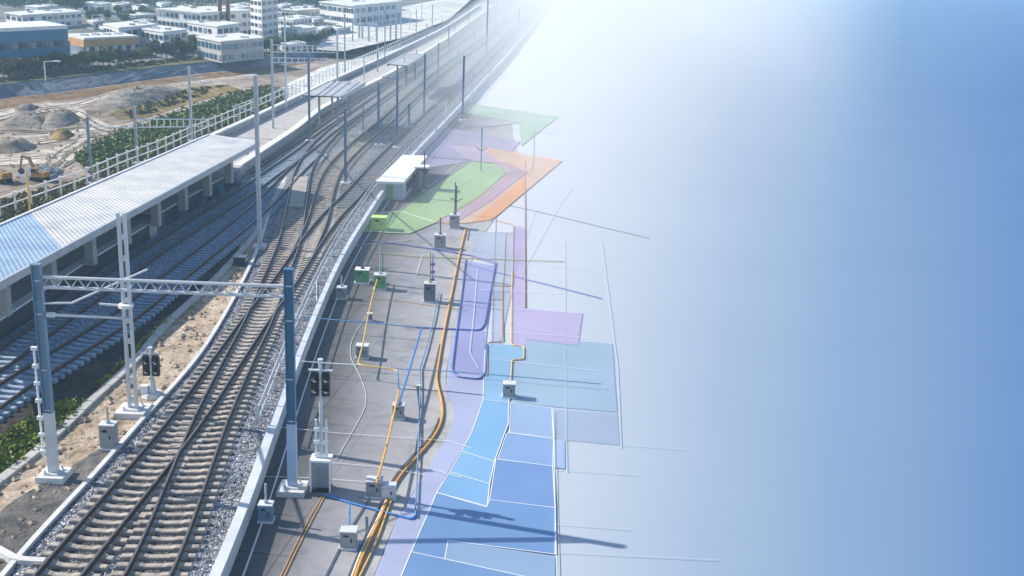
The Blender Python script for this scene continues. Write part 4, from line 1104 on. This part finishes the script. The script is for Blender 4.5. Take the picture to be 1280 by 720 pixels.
# ================================================================== SITE: mounds, digger, rubble
def mound(pts, h, label, m='mound_soil', z=-0.06, cut=None):
    P = gp(pts, z); c = sum(P, Vector()) / len(P); P = spline(P + [P[0]], 1.0)[:-1]
    rg = random.Random(int(c.x * 10)); rows = 12; vs = []; n = len(P)
    for k in range(rows):
        t = k / rows
        for i, p in enumerate(P):
            q = p.lerp(c, t)
            r_ = 0.5 + 0.25 * math.sin(i * .37 + 1) + .25 * math.sin(i * .91 + k)
            hh = h * min(1, (t * 1.7) ** 0.85) * (0.85 + .2 * r_ * t) - .05
            vs.append((q.x + rg.uniform(-.12, .12), q.y + rg.uniform(-.12, .12), z + hh + rg.uniform(-.08, .08) * (t > .1)))
    vs.append((c.x, c.y, z + h * .95))
    fs = [(k * n + i, k * n + (i + 1) % n, (k + 1) * n + (i + 1) % n, (k + 1) * n + i) for k in range(rows - 1) for i in range(n)]
    fs += [((rows - 1) * n + i, (rows - 1) * n + (i + 1) % n, rows * n) for i in range(n)]
    mb = MB(); mb.add([Vector(v) - Vector((c.x, c.y, 0)) for v in vs], fs)
    o = mb.build('earth_mound', MATS[m], loc=(c.x, c.y, 0), smooth_=True); tag(o, label, 'earth mound', 'earth mounds on the building site'); return o
mound([(2, 158), (30, 160), (55, 160), (60, 150), (48, 143), (20, 143)], .9, 'pale rounded spoil heap at the left, lit side of the pair')
mound([(48, 160), (80, 159), (101, 150), (88, 140), (62, 141)], 1.1, 'flat-topped grey spoil heap with a dark right face')
mound([(116, 135), (150, 137), (200, 126), (232, 113), (200, 109), (150, 118), (122, 126)], 1.3, 'long low grey ridge of spoil in front of the brown field', 'mound_soil')
mound([(-20, 193), (20, 193), (46, 184), (30, 177), (-10, 178)], 1.1, 'dark heap at the left picture edge above the digger', 'site_soil')
mound([(15, 140), (36, 140), (50, 134), (28, 132)], .6, 'small dark heap behind the pair of spoil heaps')
mound([(62, 176), (82, 176), (93, 168), (80, 163), (66, 165)], .7, 'small brushy heap left of the scrub', 'ochre_field')
mound([(30, 228), (64, 226), (82, 214), (60, 208), (20, 214)], .6, 'dark grey heap behind the digger', 'embank')
# loose rocks on the site and on the sandy strip
rg = random.Random(11)
rk = MB()
def rock(mb, p, r):
    vs = []; 
    for (x, y, z_) in [(1, 0, 0), (-1, 0, 0), (0, 1, 0), (0, -1, 0), (0, 0, .8), (0, 0, -.3), (.7, .7, .3), (-.7, .6, .35), (.6, -.7, .3), (-.6, -.6, .3)]:
        k = r * rg.uniform(.7, 1.2); vs.append(p + Vector((x * k, y * k, z_ * k)))
    mb.add(vs, [(0, 6, 4), (6, 2, 4), (2, 7, 4), (7, 1, 4), (1, 9, 4), (9, 3, 4), (3, 8, 4), (8, 0, 4), (0, 6, 5), (6, 2, 5), (2, 7, 5), (7, 1, 5), (1, 9, 5), (9, 3, 5), (3, 8, 5), (8, 0, 5)])
TRl = spline(gp(TROUGH, 0), .5); KBl = kerb
for i in range(420):
    y = rg.uniform(28, 95); a_, c_ = at_y(TRl, y), at_y(KBl, y)
    t = rg.uniform(.06, .95); rock(rk, a_.lerp(c_, t) + Vector((0, 0, -.02)), rg.choice([.05, .08, .1, .16, .22]) * rg.uniform(.6, 1.2))
for i in range(300):
    rock(rk, G(rg.uniform(0, 320), rg.uniform(140, 230), -.04), rg.uniform(.1, .35))
tag(rk.build('rubble', MATS['sand']), 'loose stones scattered over the sandy ground', None, None, 'stuff')
# ballast stones standing proud at the bottom of the picture
rk = MB(); Kb, Cb = kerb, offset(cope, -.2)
for i in range(5200):
    y = 27 + 45 * rg.random() ** 1.5; a_, c_ = at_y(Kb, y), at_y(Cb, y); t = rg.random()
    rock(rk, a_.lerp(c_, t) + Vector((0, 0, .0)), rg.uniform(.035, .075))
tag(rk.build('ballast_gravel', MATS['ballast']), 'loose grey ballast stones around the main tracks', None, None, 'stuff')

def digger(c, rz, label, s=1.0, flip=1):
    p = G(*c, -.05); root = empty('excavator', p, rz); root.scale = (s, s, s); tag(root, label, 'excavator', None)
    for sy in (-1, 1):
        mb = MB(); pts = []
        for i in range(16):
            a = 2 * math.pi * i / 16; pts.append((math.cos(a) * .42 + (1.25 if math.cos(a) > 0 else -1.25), math.sin(a) * .42 + .42))
        vs = [(x, sy * 1.0 - .26, z_) for x, z_ in pts] + [(x, sy * 1.0 + .26, z_) for x, z_ in pts]; n = 16
        mb.add(vs, [tuple(range(n)), tuple(range(2 * n - 1, n - 1, -1))] + [(i, (i + 1) % n, (i + 1) % n + n, i + n) for i in range(n)])
        mb.build('crawler', black, root)
    mb = MB(); mb.box((-.3, 0, 1.35), (3.1, 2.3, .75), 0, .95); mb.box((-1.3, 0, 1.75), (1.2, 2.2, .6), 0, .85); mb.build('body', yellow, root)
    mb = MB(); mb.box((.55, .65, 2.2), (1.3, .95, 1.3), 0, .88); cb = mb.build('cab', yellow, root)
    mb = MB(); mb.box((.62, .63, 2.25), (1.3, .99, .8), 0, .92); mb.build('window', dglass, cb)
    mb = MB(); mb.bar((.9, -.2, 1.6), (2.4, -.2, 4.6), .34, .5); mb.bar((2.4, -.2, 4.6), (4.2, -.2, 4.9), .3, .42); mb.build('boom', yellow, root)
    mb = MB(); mb.bar((4.1, -.2, 5.1), (4.9, -.2, 2.2), .26, .36); mb.build('dipper', yellow, root)
    mb = MB(); mb.tube([(1.5, -.2, 1.7), (2.9, -.2, 4.3)], .09, 8); mb.tube([(2.6, -.2, 5.0), (4.0, -.2, 5.3)], .08, 8); mb.build('ram', lens, root)
    mb = MB(); mb.add([(4.6, -.65, 2.3), (5.2, -.65, 1.9), (5.0, -.65, 1.2), (4.3, -.65, 1.1), (4.1, -.65, 1.6), (4.6, .25, 2.3), (5.2, .25, 1.9), (5.0, .25, 1.2), (4.3, .25, 1.1), (4.1, .25, 1.6)],
                      [(0, 1, 2, 3, 4), (9, 8, 7, 6, 5), (0, 1, 6, 5), (1, 2, 7, 6), (2, 3, 8, 7), (4, 0, 5, 9)]); mb.build('bucket', rust, root)
digger((50, 226), R(165), 'yellow tracked digger with its arm raised on the building site', .40)
digger((2, 228), R(150), 'rusty orange digger cut by the left picture edge', .45)
p = G(38, 268, 0); root = empty('yellow_post', p); tag(root, 'thin yellow post in front of the digger behind the railing', 'post')
mb = MB(); mb.tube([(0, 0, 0), (0, 0, HT(p, 214))], .07, 8); mb.build('pole', mat('bright_yellow', (.8, .5, .03)), root)
mb = MB(); mb.box((0, 0, .1), (.3, .3, .2)); mb.build('foot_plate', grey, root)

# ================================================================== PLANTS
def leaves(mb, c, rx, ry, rz_, n, s, rg, lo=-.3):
    for _ in range(n):
        while True:
            x, y, z_ = rg.uniform(-1, 1), rg.uniform(-1, 1), rg.uniform(lo, 1)
            d = x * x + y * y + z_ * z_
            if .25 < d < 1: break
        p = Vector((c[0] + x * rx, c[1] + y * ry, c[2] + z_ * rz_))
        a = Vector((rg.gauss(0, 1), rg.gauss(0, 1), rg.gauss(0, .7))).normalized(); b_ = a.cross(Vector((rg.gauss(0, 1), rg.gauss(0, 1), rg.gauss(0, 1)))).normalized()
        k = s * rg.uniform(.6, 1.3)
        mb.add([p - a * k, p + b_ * k * .55, p + a * k, p - b_ * k * .55], [(0, 1, 2, 3)])
protos = []
for v in range(5):
    rg = random.Random(50 + v); mb = MB(); nb = 7
    for i in range(nb):
        a = rg.uniform(0, 6.28); r_ = rg.uniform(.2, 1.5)
        leaves(mb, (math.cos(a) * r_, math.sin(a) * r_, rg.uniform(2.2, 4.6)), rg.uniform(.8, 1.5), rg.uniform(.8, 1.5), rg.uniform(.7, 1.4), 150, .26, rg, -1)
    me = mb.build('crown', MATS[['leaf_dark', 'leaf_scrub', 'leaf_dark', 'leaf_olive', 'leaf_rust'][v]])
    tb = MB(); tb.tube([(0, 0, 0), (.06, 0, 1.4), (0, .05, 3.6)], .16, 7, True, .05)
    for i in range(4):
        a = rg.uniform(0, 6.28); tb.tube([(0.03, 0, 1.2 + i * .4), (math.cos(a) * 1.1, math.sin(a) * 1.1, 2.8 + i * .4)], .07, 5, True, .02)
    tm = tb.build('trunk', bark)
    protos.append((me.data, tm.data)); bpy.data.objects.remove(me); bpy.data.objects.remove(tm)
def tree(p, v, sc, label, group, flat=1.0):
    r_ = empty('tree', p, random.uniform(0, 6.28)); r_.scale = (sc, sc, sc * flat); tag(r_, label, 'tree', group)
    for nm, me in (('crown', protos[v][0]), ('trunk', protos[v][1])):
        o = bpy.data.objects.new(nm, me); COL.objects.link(o); o.parent = r_
    return r_
rg = random.Random(5)
kindw = {0: 'dark green', 1: 'mid green', 2: 'dark bushy', 3: 'olive', 4: 'rust brown'}
n = 40
for i in range(n):
    x = 4 + i * 6.6; ybase = 103 - (103 - 72) * (x / 262)
    v = 4 if x < 32 and i % 2 == 0 else (4 if 140 < x < 175 and i % 2 else rg.choice([0, 2, 0, 1, 3] if x < 190 else [0, 1, 2]))
    tree(G(x, ybase - rg.uniform(2, 7), PL), v, rg.uniform(.42, .62), '%s tree, %s from the left in the row above the grey embankment' % (kindw[v], ORD[i]), 'trees above the embankment', rg.uniform(.75, 1.0))
n = 16
for i in range(n):
    x = 322 + i * 5.6; yb = 69 - i * .9
    v = rg.choice([0, 2, 1])
    tree(G(x, yb - rg.uniform(1, 4), PL), v, rg.uniform(.38, .55), '%s tree, %s from the left in the row beyond the tallest mast' % (kindw[v], ORD[i]), 'trees beyond the tallest mast', .85)
spots = [(84, 14), (96, 16), (112, 27), (125, 24), (135, 26), (148, 22), (166, 26), (178, 22), (186, 25), (70, 12), (100, 8), (108, 12), (385, 8), (396, 12), (155, 30), (118, 30)]
for i, (x, y) in enumerate(sorted(spots)):
    v = [0, 1, 2][i % 3]
    tree(G(x, y, PL), v, 1.0 if y < 20 else .6, '%s tree, %s from the left among the far buildings' % (kindw[v], ORD[i]), 'trees among the far buildings', .8)
def scrub(name, m, poly, n, s, hgt, label, z=-.05, seed=1):
    rg = random.Random(seed); P = poly; mb = MB(); xs = [q[0] for q in P]; ys_ = [q[1] for q in P]
    def inside(x, y):
        c = False; j = len(P) - 1
        for i in range(len(P)):
            if (P[i][1] > y) != (P[j][1] > y) and x < (P[j][0] - P[i][0]) * (y - P[i][1]) / (P[j][1] - P[i][1]) + P[i][0]: c = not c
            j = i
        return c
    W_ = gp(P, z)
    wx = [q.x for q in W_]; wy = [q.y for q in W_]; k = 0; t = 0
    P = [(q.x, q.y) for q in W_]
    while k < n and t < n * 20:
        t += 1; x, y = rg.uniform(min(wx), max(wx)), rg.uniform(min(wy), max(wy))
        if not inside(x, y): continue
        k += 1; h_ = hgt * rg.uniform(.5, 1.2)
        leaves(mb, (x, y, z + h_ * .25), h_ * rg.uniform(.8, 1.4), h_ * rg.uniform(.8, 1.4), h_, 14, s, rg, -.2)
    o = mb.build(name, MATS[m]); tag(o, label, None, None, 'stuff')
SC = [(96, 199), (108, 190), (135, 176), (165, 166), (205, 152), (255, 134), (300, 119), (338, 112), (352, 118), (352, 132), (317, 143), (262, 164), (215, 186), (160, 209), (125, 222)]
region('scrub_ground', MATS['verge'], SC, -.012)
scrub('undergrowth', 'leaf_scrub', SC, 1500, .22, .75, 'low green scrub behind the platform railing', seed=2)
scrub('weeds', 'leaf_bright', [(-20, 600), (-20, 560), (10, 545), (40, 528), (70, 512), (100, 500), (102, 512), (70, 540), (40, 570), (10, 592)], 220, .11, .34, 'bright yellow-green weeds on the cutting slope', seed=3)
scrub('weeds', 'leaf_bright', [(125, 480), (150, 455), (185, 420), (215, 396), (215, 402), (180, 432), (150, 466), (130, 484)], 60, .09, .2, 'sparse green weeds between the dark slope and the sand', seed=4)
scrub('grass', 'leaf_olive', [(-20, 318), (-20, 262), (30, 246), (70, 236), (110, 224), (120, 232), (70, 252), (0, 285)], 420, .15, .35, 'dry olive grass between the digger and the railing', seed=5)
scrub('grass', 'leaf_olive', [(150, 142), (190, 128), (240, 112), (280, 108), (240, 124), (200, 138), (165, 148)], 110, .2, .3, 'ochre tufts on the field beyond the haul road', seed=6)
scrub('grass', 'leaf_olive', [(0, 104), (60, 96), (120, 89), (240, 76), (330, 68), (330, 66), (240, 73), (120, 85), (0, 98)], 220, .25, .35, 'short grass along the embankment top', PL, seed=7)
# woods on the hill
rgw = random.Random(8); mb = MB()
for i in range(900):
    q = G(rgw.uniform(-30, 430), rgw.uniform(-14, 9) - (4 if i % 3 else 0), PL)
    leaves(mb, (q.x, q.y, PL + .6), 2.6, 2.6, 1.7, 26, .5, rgw, -.3)
tag(mb.build('woods', MATS['leaf_dark']), 'hazy blue-green woods behind the town', None, None, 'stuff')

# ================================================================== BUILDINGS
def building(L, F, Rr, top, label, wall_l, roof_m=roofm, floors=2, nl=5, nr=5, band=None, win=dglass, name='building', parapet=True, cat='building', group='buildings beyond the embankment', base=None, z=PL):
    """L, F, Rr: foot pixels of left corner, nearest corner, right corner; top: row of the eaves at F"""
    A, B, C = G(*L, z), G(*F, z), G(*Rr, z); D = A + C - B; h = HT(B, top)
    root = empty(name, B); tag(root, label, cat, group)
    mb = MB(); mb.prism([((q - B).x, (q - B).y) for q in (A, B, C, D)], 0, h); mb.build('wall', wall_l, root)
    cc = (A + C) / 2 - B
    k = 1.03
    mb = MB(); mb.prism([(((q - B) - cc) * k + cc).to_2d()[:] for q in (A, B, C, D)], h + .004, h + max(.2, h * .05)); rf = mb.build('roof', roof_m, root)
    rgb = random.Random(int(B.x))
    for i in range(3):
        u, v = rgb.uniform(.2, .8), rgb.uniform(.2, .8); q = (A - B) * u + (C - B) * v
        s_ = rgb.uniform(.6, 1.5); mb = MB(); mb.box((q.x, q.y, h + max(.2, h * .05) + .12), (s_, s_ * .8, .24)); mb.build('roof_unit', rgb.choice([grey_l, grey]), rf)
    fh = h / floors
    for P0, P1, nn_ in ((A, B, nl), (B, C, nr)):
        d_ = (P1 - P0).normalized(); nrm = Vector((d_.y, -d_.x, 0))
        if nrm.dot(CAM - P0) < 0: nrm = -nrm
        for f in range(floors):
            for i in range(nn_):
                q0 = P0.lerp(P1, (i + .2) / nn_) - B + nrm * .06; q1 = P0.lerp(P1, (i + .8) / nn_) - B + nrm * .06
                zc = fh * (f + .5)
                if rgb.random() < .08: continue
                mb = MB(); mb.bar(q0 + Vector((0, 0, zc)), q1 + Vector((0, 0, zc)), .12, fh * rgb.choice([.42, .48, .52])); mb.build('window', rgb.choice([win, win, win, bglass, grey]), root)
        if band:
            mb = MB(); mb.bar(P0 - B + nrm * .15 + Vector((0, 0, h - fh * .22)), P1 - B + nrm * .15 + Vector((0, 0, h - fh * .22)), .2, fh * .4); mb.build('fascia', band, root)
    return root, A, B, C, h
# blue building: cladding bands, dark window row, dark undercroft
A, B, C = G(-40, 84, PL), G(-12, 92, PL), G(88, 84, PL); D = A + C - B; h = HT(C, 36)
root = empty('blue_building', B); tag(root, 'wide blue clad building at the top left with a band of dark windows', 'building')
def slab(nm, z0, z1, m, k=1.0, par=None):
    cc = (A + C) / 2 - B
    mb = MB(); mb.prism([(((q - B) - cc) * k + cc).to_2d()[:] for q in (A, B, C, D)], z0, z1); return mb.build(nm, m, par or root)
slab('undercroft', 0, h * .32, conc_d, .93)
slab('lower_band', h * .322, h * .55, blueclad, 1.02)
slab('window_band', h * .552, h * .72, dglass, .985)
slab('upper_band', h * .722, h, blueclad, 1.0)
rf = slab('roof', h + .004, h + .5, pale, 1.005)
for i in range(9):
    q = (C - B) * ((i + .5) / 9) ; mb = MB(); mb.box((q.x, q.y - .05, h * .636), (1.6, .25, h * .14)); mb.build('window', bglass if i % 2 else grey, root)
for i in range(7):
    q = (C - B) * ((i + .5) / 7); mb = MB(); mb.box((q.x, q.y + .2, h * .16), (.5, .5, h * .31)); mb.build('column', pale, root)
# orange clad canopy building
A, B, C = G(80, 68, PL), G(106, 74, PL), G(176, 70, PL); D = A + C - B; h = HT(B, 50)
root = empty('orange_building', B); tag(root, 'orange clad flat building on columns right of the blue building', 'building')
slab('hall', 0, h * .62, bglass, .84); slab('fascia', h * .62, h, woodclad, 1.0); rf = slab('roof', h + .004, h + .3, roofm, .97)
for i in range(6):
    for P0, P1 in ((A, B), (B, C)):
        q = P0.lerp(P1, (i + .3) / 6) - B; mb = MB(); mb.box((q.x * .96, q.y * .96 + .3, h * .31), (.5, .5, h * .61)); mb.build('column', pale, root)
for i in range(4):
    q = (A - B) * .5 + (C - B) * (.2 + i * .2); mb = MB(); mb.box((q.x, q.y, h + .45), (1.1, .8, .3)); mb.build('roof_unit', pale, rf)
building((131, 58), (150, 64), (196, 58), 36, 'white two-storey block left of its twin, behind the orange building', wallwhite, floors=2, nl=5, nr=6)
building((172, 60), (205, 66), (234, 62), 41, 'white two-storey block with a shaded blue front beside the dark trees', wallwhite, floors=2, nl=6, nr=4)
building((247, 72), (277, 79), (330, 73), 53, 'grey glazed block directly above the embankment', wallgrey, floors=2, nl=6, nr=7, win=bglass)
building((198, 44), (252, 50), (316, 45), 17, 'long white three-storey block behind the twin white blocks', wallwhite, floors=3, nl=10, nr=9)
building((236, 52), (272, 58), (300, 53), 34, 'white block with dark right half in front of the long three-storey block', wallwhite, floors=2, nl=6, nr=4)
building((8, 34), (29, 38), (103, 32), 20, 'long pale blue block at the top left behind the blue building', wallwhite, floors=2, nl=3, nr=10)
building((32, 18), (48, 20), (74, 17), 10, 'small pale block behind the long pale blue block', wallwhite, floors=1, nl=2, nr=4)
building((104, 16), (128, 18), (140, 16), 6, 'faint white block at the top beside the hazy woods', wallwhite, floors=1, nl=3, nr=2)
building((314, 52), (328, 55), (348, 51), 0, 'tall white tower block with few small windows', wallwhite, floors=6, nl=3, nr=3, win=dglass, cat='tower block')
building((347, 40), (366, 43), (390, 38), 26, 'white low block just right of the tower', wallwhite, floors=2, nl=5, nr=5)
building((352, 50), (372, 53), (396, 49), 38, 'pale low hall in front of the white low block', wallwhite, floors=1, nl=4, nr=5)
building((352, 24), (372, 26), (400, 23), 14, 'pale hall behind the white low block', wallgrey, floors=1, nl=4, nr=5)
building((400, 26), (442, 32), (502, 24), 8, 'long white warehouse with a row of dark windows at the top', wallwhite, floors=2, nl=14, nr=8)
building((430, 14), (455, 16), (500, 12), 6, 'faint hazy hall behind the long warehouse', wallgrey, floors=1, nl=4, nr=6)
building((150, 26), (170, 28), (196, 26), 20, 'low pale shed behind the olive trees', wallgrey, floors=1, nl=4, nr=5)
building((266, 30), (290, 32), (316, 28), 12, 'pale upper block behind the chimneys', wallwhite, floors=2, nl=5, nr=5)
building((205, 30), (232, 33), (262, 30), 24, 'low grey roofed hall behind the long three-storey block', wallgrey, floors=1, nl=5, nr=5)
rgt = random.Random(77)
small = [(60, 26), (150, 12), (176, 15), (205, 12), (232, 16), (300, 12), (222, 20), (355, 14), (378, 17), (395, 30), (340, 60), (366, 62), (212, 52), (222, 70), (300, 62), (120, 34), (134, 40), (180, 34), (352, 34), (405, 42), (425, 40)]
for k, (x, y) in enumerate(sorted(small)):
    w_ = rgt.uniform(9, 17)
    building((x - w_, y + 1), (x - w_ * .3, y + 3), (x + w_, y), y - rgt.uniform(3, 6), 'small low %s building, %s from the left among the small ones in the town' % (('white', 'grey')[k % 2], ORD[k]), (wallwhite, wallgrey)[k % 2], floors=1, nl=3, nr=5, group='small low town buildings')
for k, (x, yb) in enumerate(((276, 34), (286, 34))):
    p = G(x, yb + 14, PL); root = empty('chimney_stack', p); tag(root, ['left', 'right'][k] + ' one of two tall rust-coloured chimneys beside the tower', 'chimney', 'tall rusty chimneys')
    hh_ = HT(p, -30); mb = MB(); mb.tube([(0, 0, 0), (0, 0, hh_)], .42, 12, True, .34); mb.build('shaft', rust, root)
    mb = MB(); mb.box((0, 0, .6), (1.3, 1.3, 1.2)); mb.build('plinth', conc, root)
# parked cars and street lamps in the town
carc = [mat('car_white', (.7, .7, .7), .3), mat('car_silver', (.4, .42, .44), .3), mat('car_dark', (.05, .06, .08), .3), mat('car_red', (.35, .06, .05), .3)]
cw = ['white', 'silver', 'dark', 'red']
cars = [(112, 66, 0), (120, 70, 1), (128, 71, 0), (136, 71, 2), (144, 72, 0), (152, 71, 3), (160, 70, 0), (128, 77, 1), (138, 78, 0), (148, 77, 1), (158, 75, 0), (235, 60, 0), (228, 63, 2), (96, 72, 0), (180, 70, 0), (188, 71, 1)]
for i, (x, y, c) in enumerate(sorted(cars)):
    p = G(x, y, PL); root = empty('parked_car', p, rg.uniform(-.3, .3)); root.scale = (.42, .42, .42); tag(root, '%s parked car, %s from the left outside the town buildings' % (cw[c], ORD[i]), 'car', 'cars parked outside the town buildings')
    mb = MB(); mb.add([(-2.1, -.85, .3), (2.1, -.85, .3), (2.15, -.85, .75), (1.2, -.85, .95), (.6, -.75, 1.4), (-1.1, -.75, 1.42), (-1.9, -.85, .95), (-2.15, -.85, .8),
                       (-2.1, .85, .3), (2.1, .85, .3), (2.15, .85, .75), (1.2, .85, .95), (.6, .75, 1.4), (-1.1, .75, 1.42), (-1.9, .85, .95), (-2.15, .85, .8)],
                      [tuple(range(8)), tuple(range(15, 7, -1))] + [(k, (k + 1) % 8, (k + 1) % 8 + 8, k + 8) for k in range(8)]); mb.build('body', carc[c], root)
    mb = MB(); mb.box((-.25, 0, 1.17), (1.9, 1.66, .3)); mb.build('window', dglass, root)
    for sx in (-1.3, 1.3):
        for sy in (-.86, .86): mb = MB(); mb.tube([(sx, sy - .1, .33), (sx, sy + .1, .33)], .33, 10); mb.build('wheel', black, root)
for i, (x, yb, yt) in enumerate(((57, 102, 78), (35, 78, 56), (116, 30, 20), (4, 107, 100), (128, 74, 60), (192, 60, 48), (108, 72, 58))):
    pass
for i, (x, yb, yt, lb) in enumerate(((57, 101, 77, 'pale street lamp standing above the embankment among dark trees'), (35, 84, 56, 'white street lamp in front of the blue building'), (116, 32, 19, 'pale street lamp beside the olive trees'), (133, 66, 50, 'white street lamp beside the orange building'))):
    p = G(x, yb, PL); h_ = HT(p, yt); root = empty('street_lamp', p); tag(root, lb, 'street lamp', 'street lamps of the town')
    mb = MB(); mb.tube([(0, 0, 0), (0, 0, h_)], .13, 7, True, .08); mb.build('pole', pale, root)
    mb = MB(); mb.bar((0, 0, h_), (1.6, 0, h_ + .15), .1); mb.box((1.7, 0, h_ + .12), (.8, .35, .15)); mb.build('lamp_head', white, root)

# ================================================================== HAZE
m, nt, b = nodes_of('haze')
nt.nodes.remove(b)
v = nt.nodes.new('ShaderNodeVolumePrincipled'); v.inputs['Color'].default_value = (0.50, 0.78, 1.0, 1)
v.inputs['Density'].default_value = 0.0007; v.inputs['Anisotropy'].default_value = 0.0
nt.links.new(v.outputs[0], nt.nodes['Material Output'].inputs['Volume'])
mm = m.copy(); mm.name = 'mist'
mm.node_tree.nodes['Principled Volume'].inputs['Density'].default_value = 0.012
mm.node_tree.nodes['Principled Volume'].inputs['Color'].default_value = (0.97, 0.985, 1.0, 1)
La, Lb = G(400, 150), G(590, 15); ld_ = (Lb - La).normalized(); ln_ = Vector((ld_.y, -ld_.x, 0))
def sm(x, a, c):
    t = max(0, min(1, (x - a) / (c - a))); return t * t * (3 - 2 * t)
vs, fs = [], []; NX, NY = 80, 110
for j in range(NY + 1):
    for i in range(NX + 1):
        x = -140 + 560 * i / NX; y = 35 + 915 * j / NY
        d_ = (Vector((x, y, 0)) - La).dot(ln_)
        h = 17 * sm(d_, -14, 42) * sm(y, 40, 215) * (1 - sm(x / (y + 9), .0, .33)) * (1 - sm(y, 820, 930))
        vs.append((x, y, DZ - .5 + (h + .5 if h > .02 else 0.2)))
nv = len(vs); vs += [(x, y, DZ - .6) for x, y, _ in vs]
for j in range(NY):
    for i in range(NX):
        q = j * (NX + 1) + i; fs.append((q, q + 1, q + NX + 2, q + NX + 1)); fs.append((q + nv, q + NX + 1 + nv, q + NX + 2 + nv, q + 1 + nv))
for i in range(NX):
    fs.append((i, i + nv, i + 1 + nv, i + 1)); q = NY * (NX + 1) + i; fs.append((q, q + 1, q + 1 + nv, q + nv))
for j in range(NY):
    q = j * (NX + 1); fs.append((q, q + NX + 1, q + NX + 1 + nv, q + nv)); q += NX; fs.append((q, q + nv, q + NX + 1 + nv, q + NX + 1))
b = MB(); b.add(vs, fs); o = b.build('mist', mm); o['kind'] = 'stuff'; o['label'] = 'white mist bank lying over the far tracks and the floor beside them'
b = MB(); b.box((0, 710, 34.5), (3100, 1560, 72.0))
o = b.build('haze', m); o['kind'] = 'stuff'; o['label'] = 'pale blue haze thickening toward the far end of the tracks'
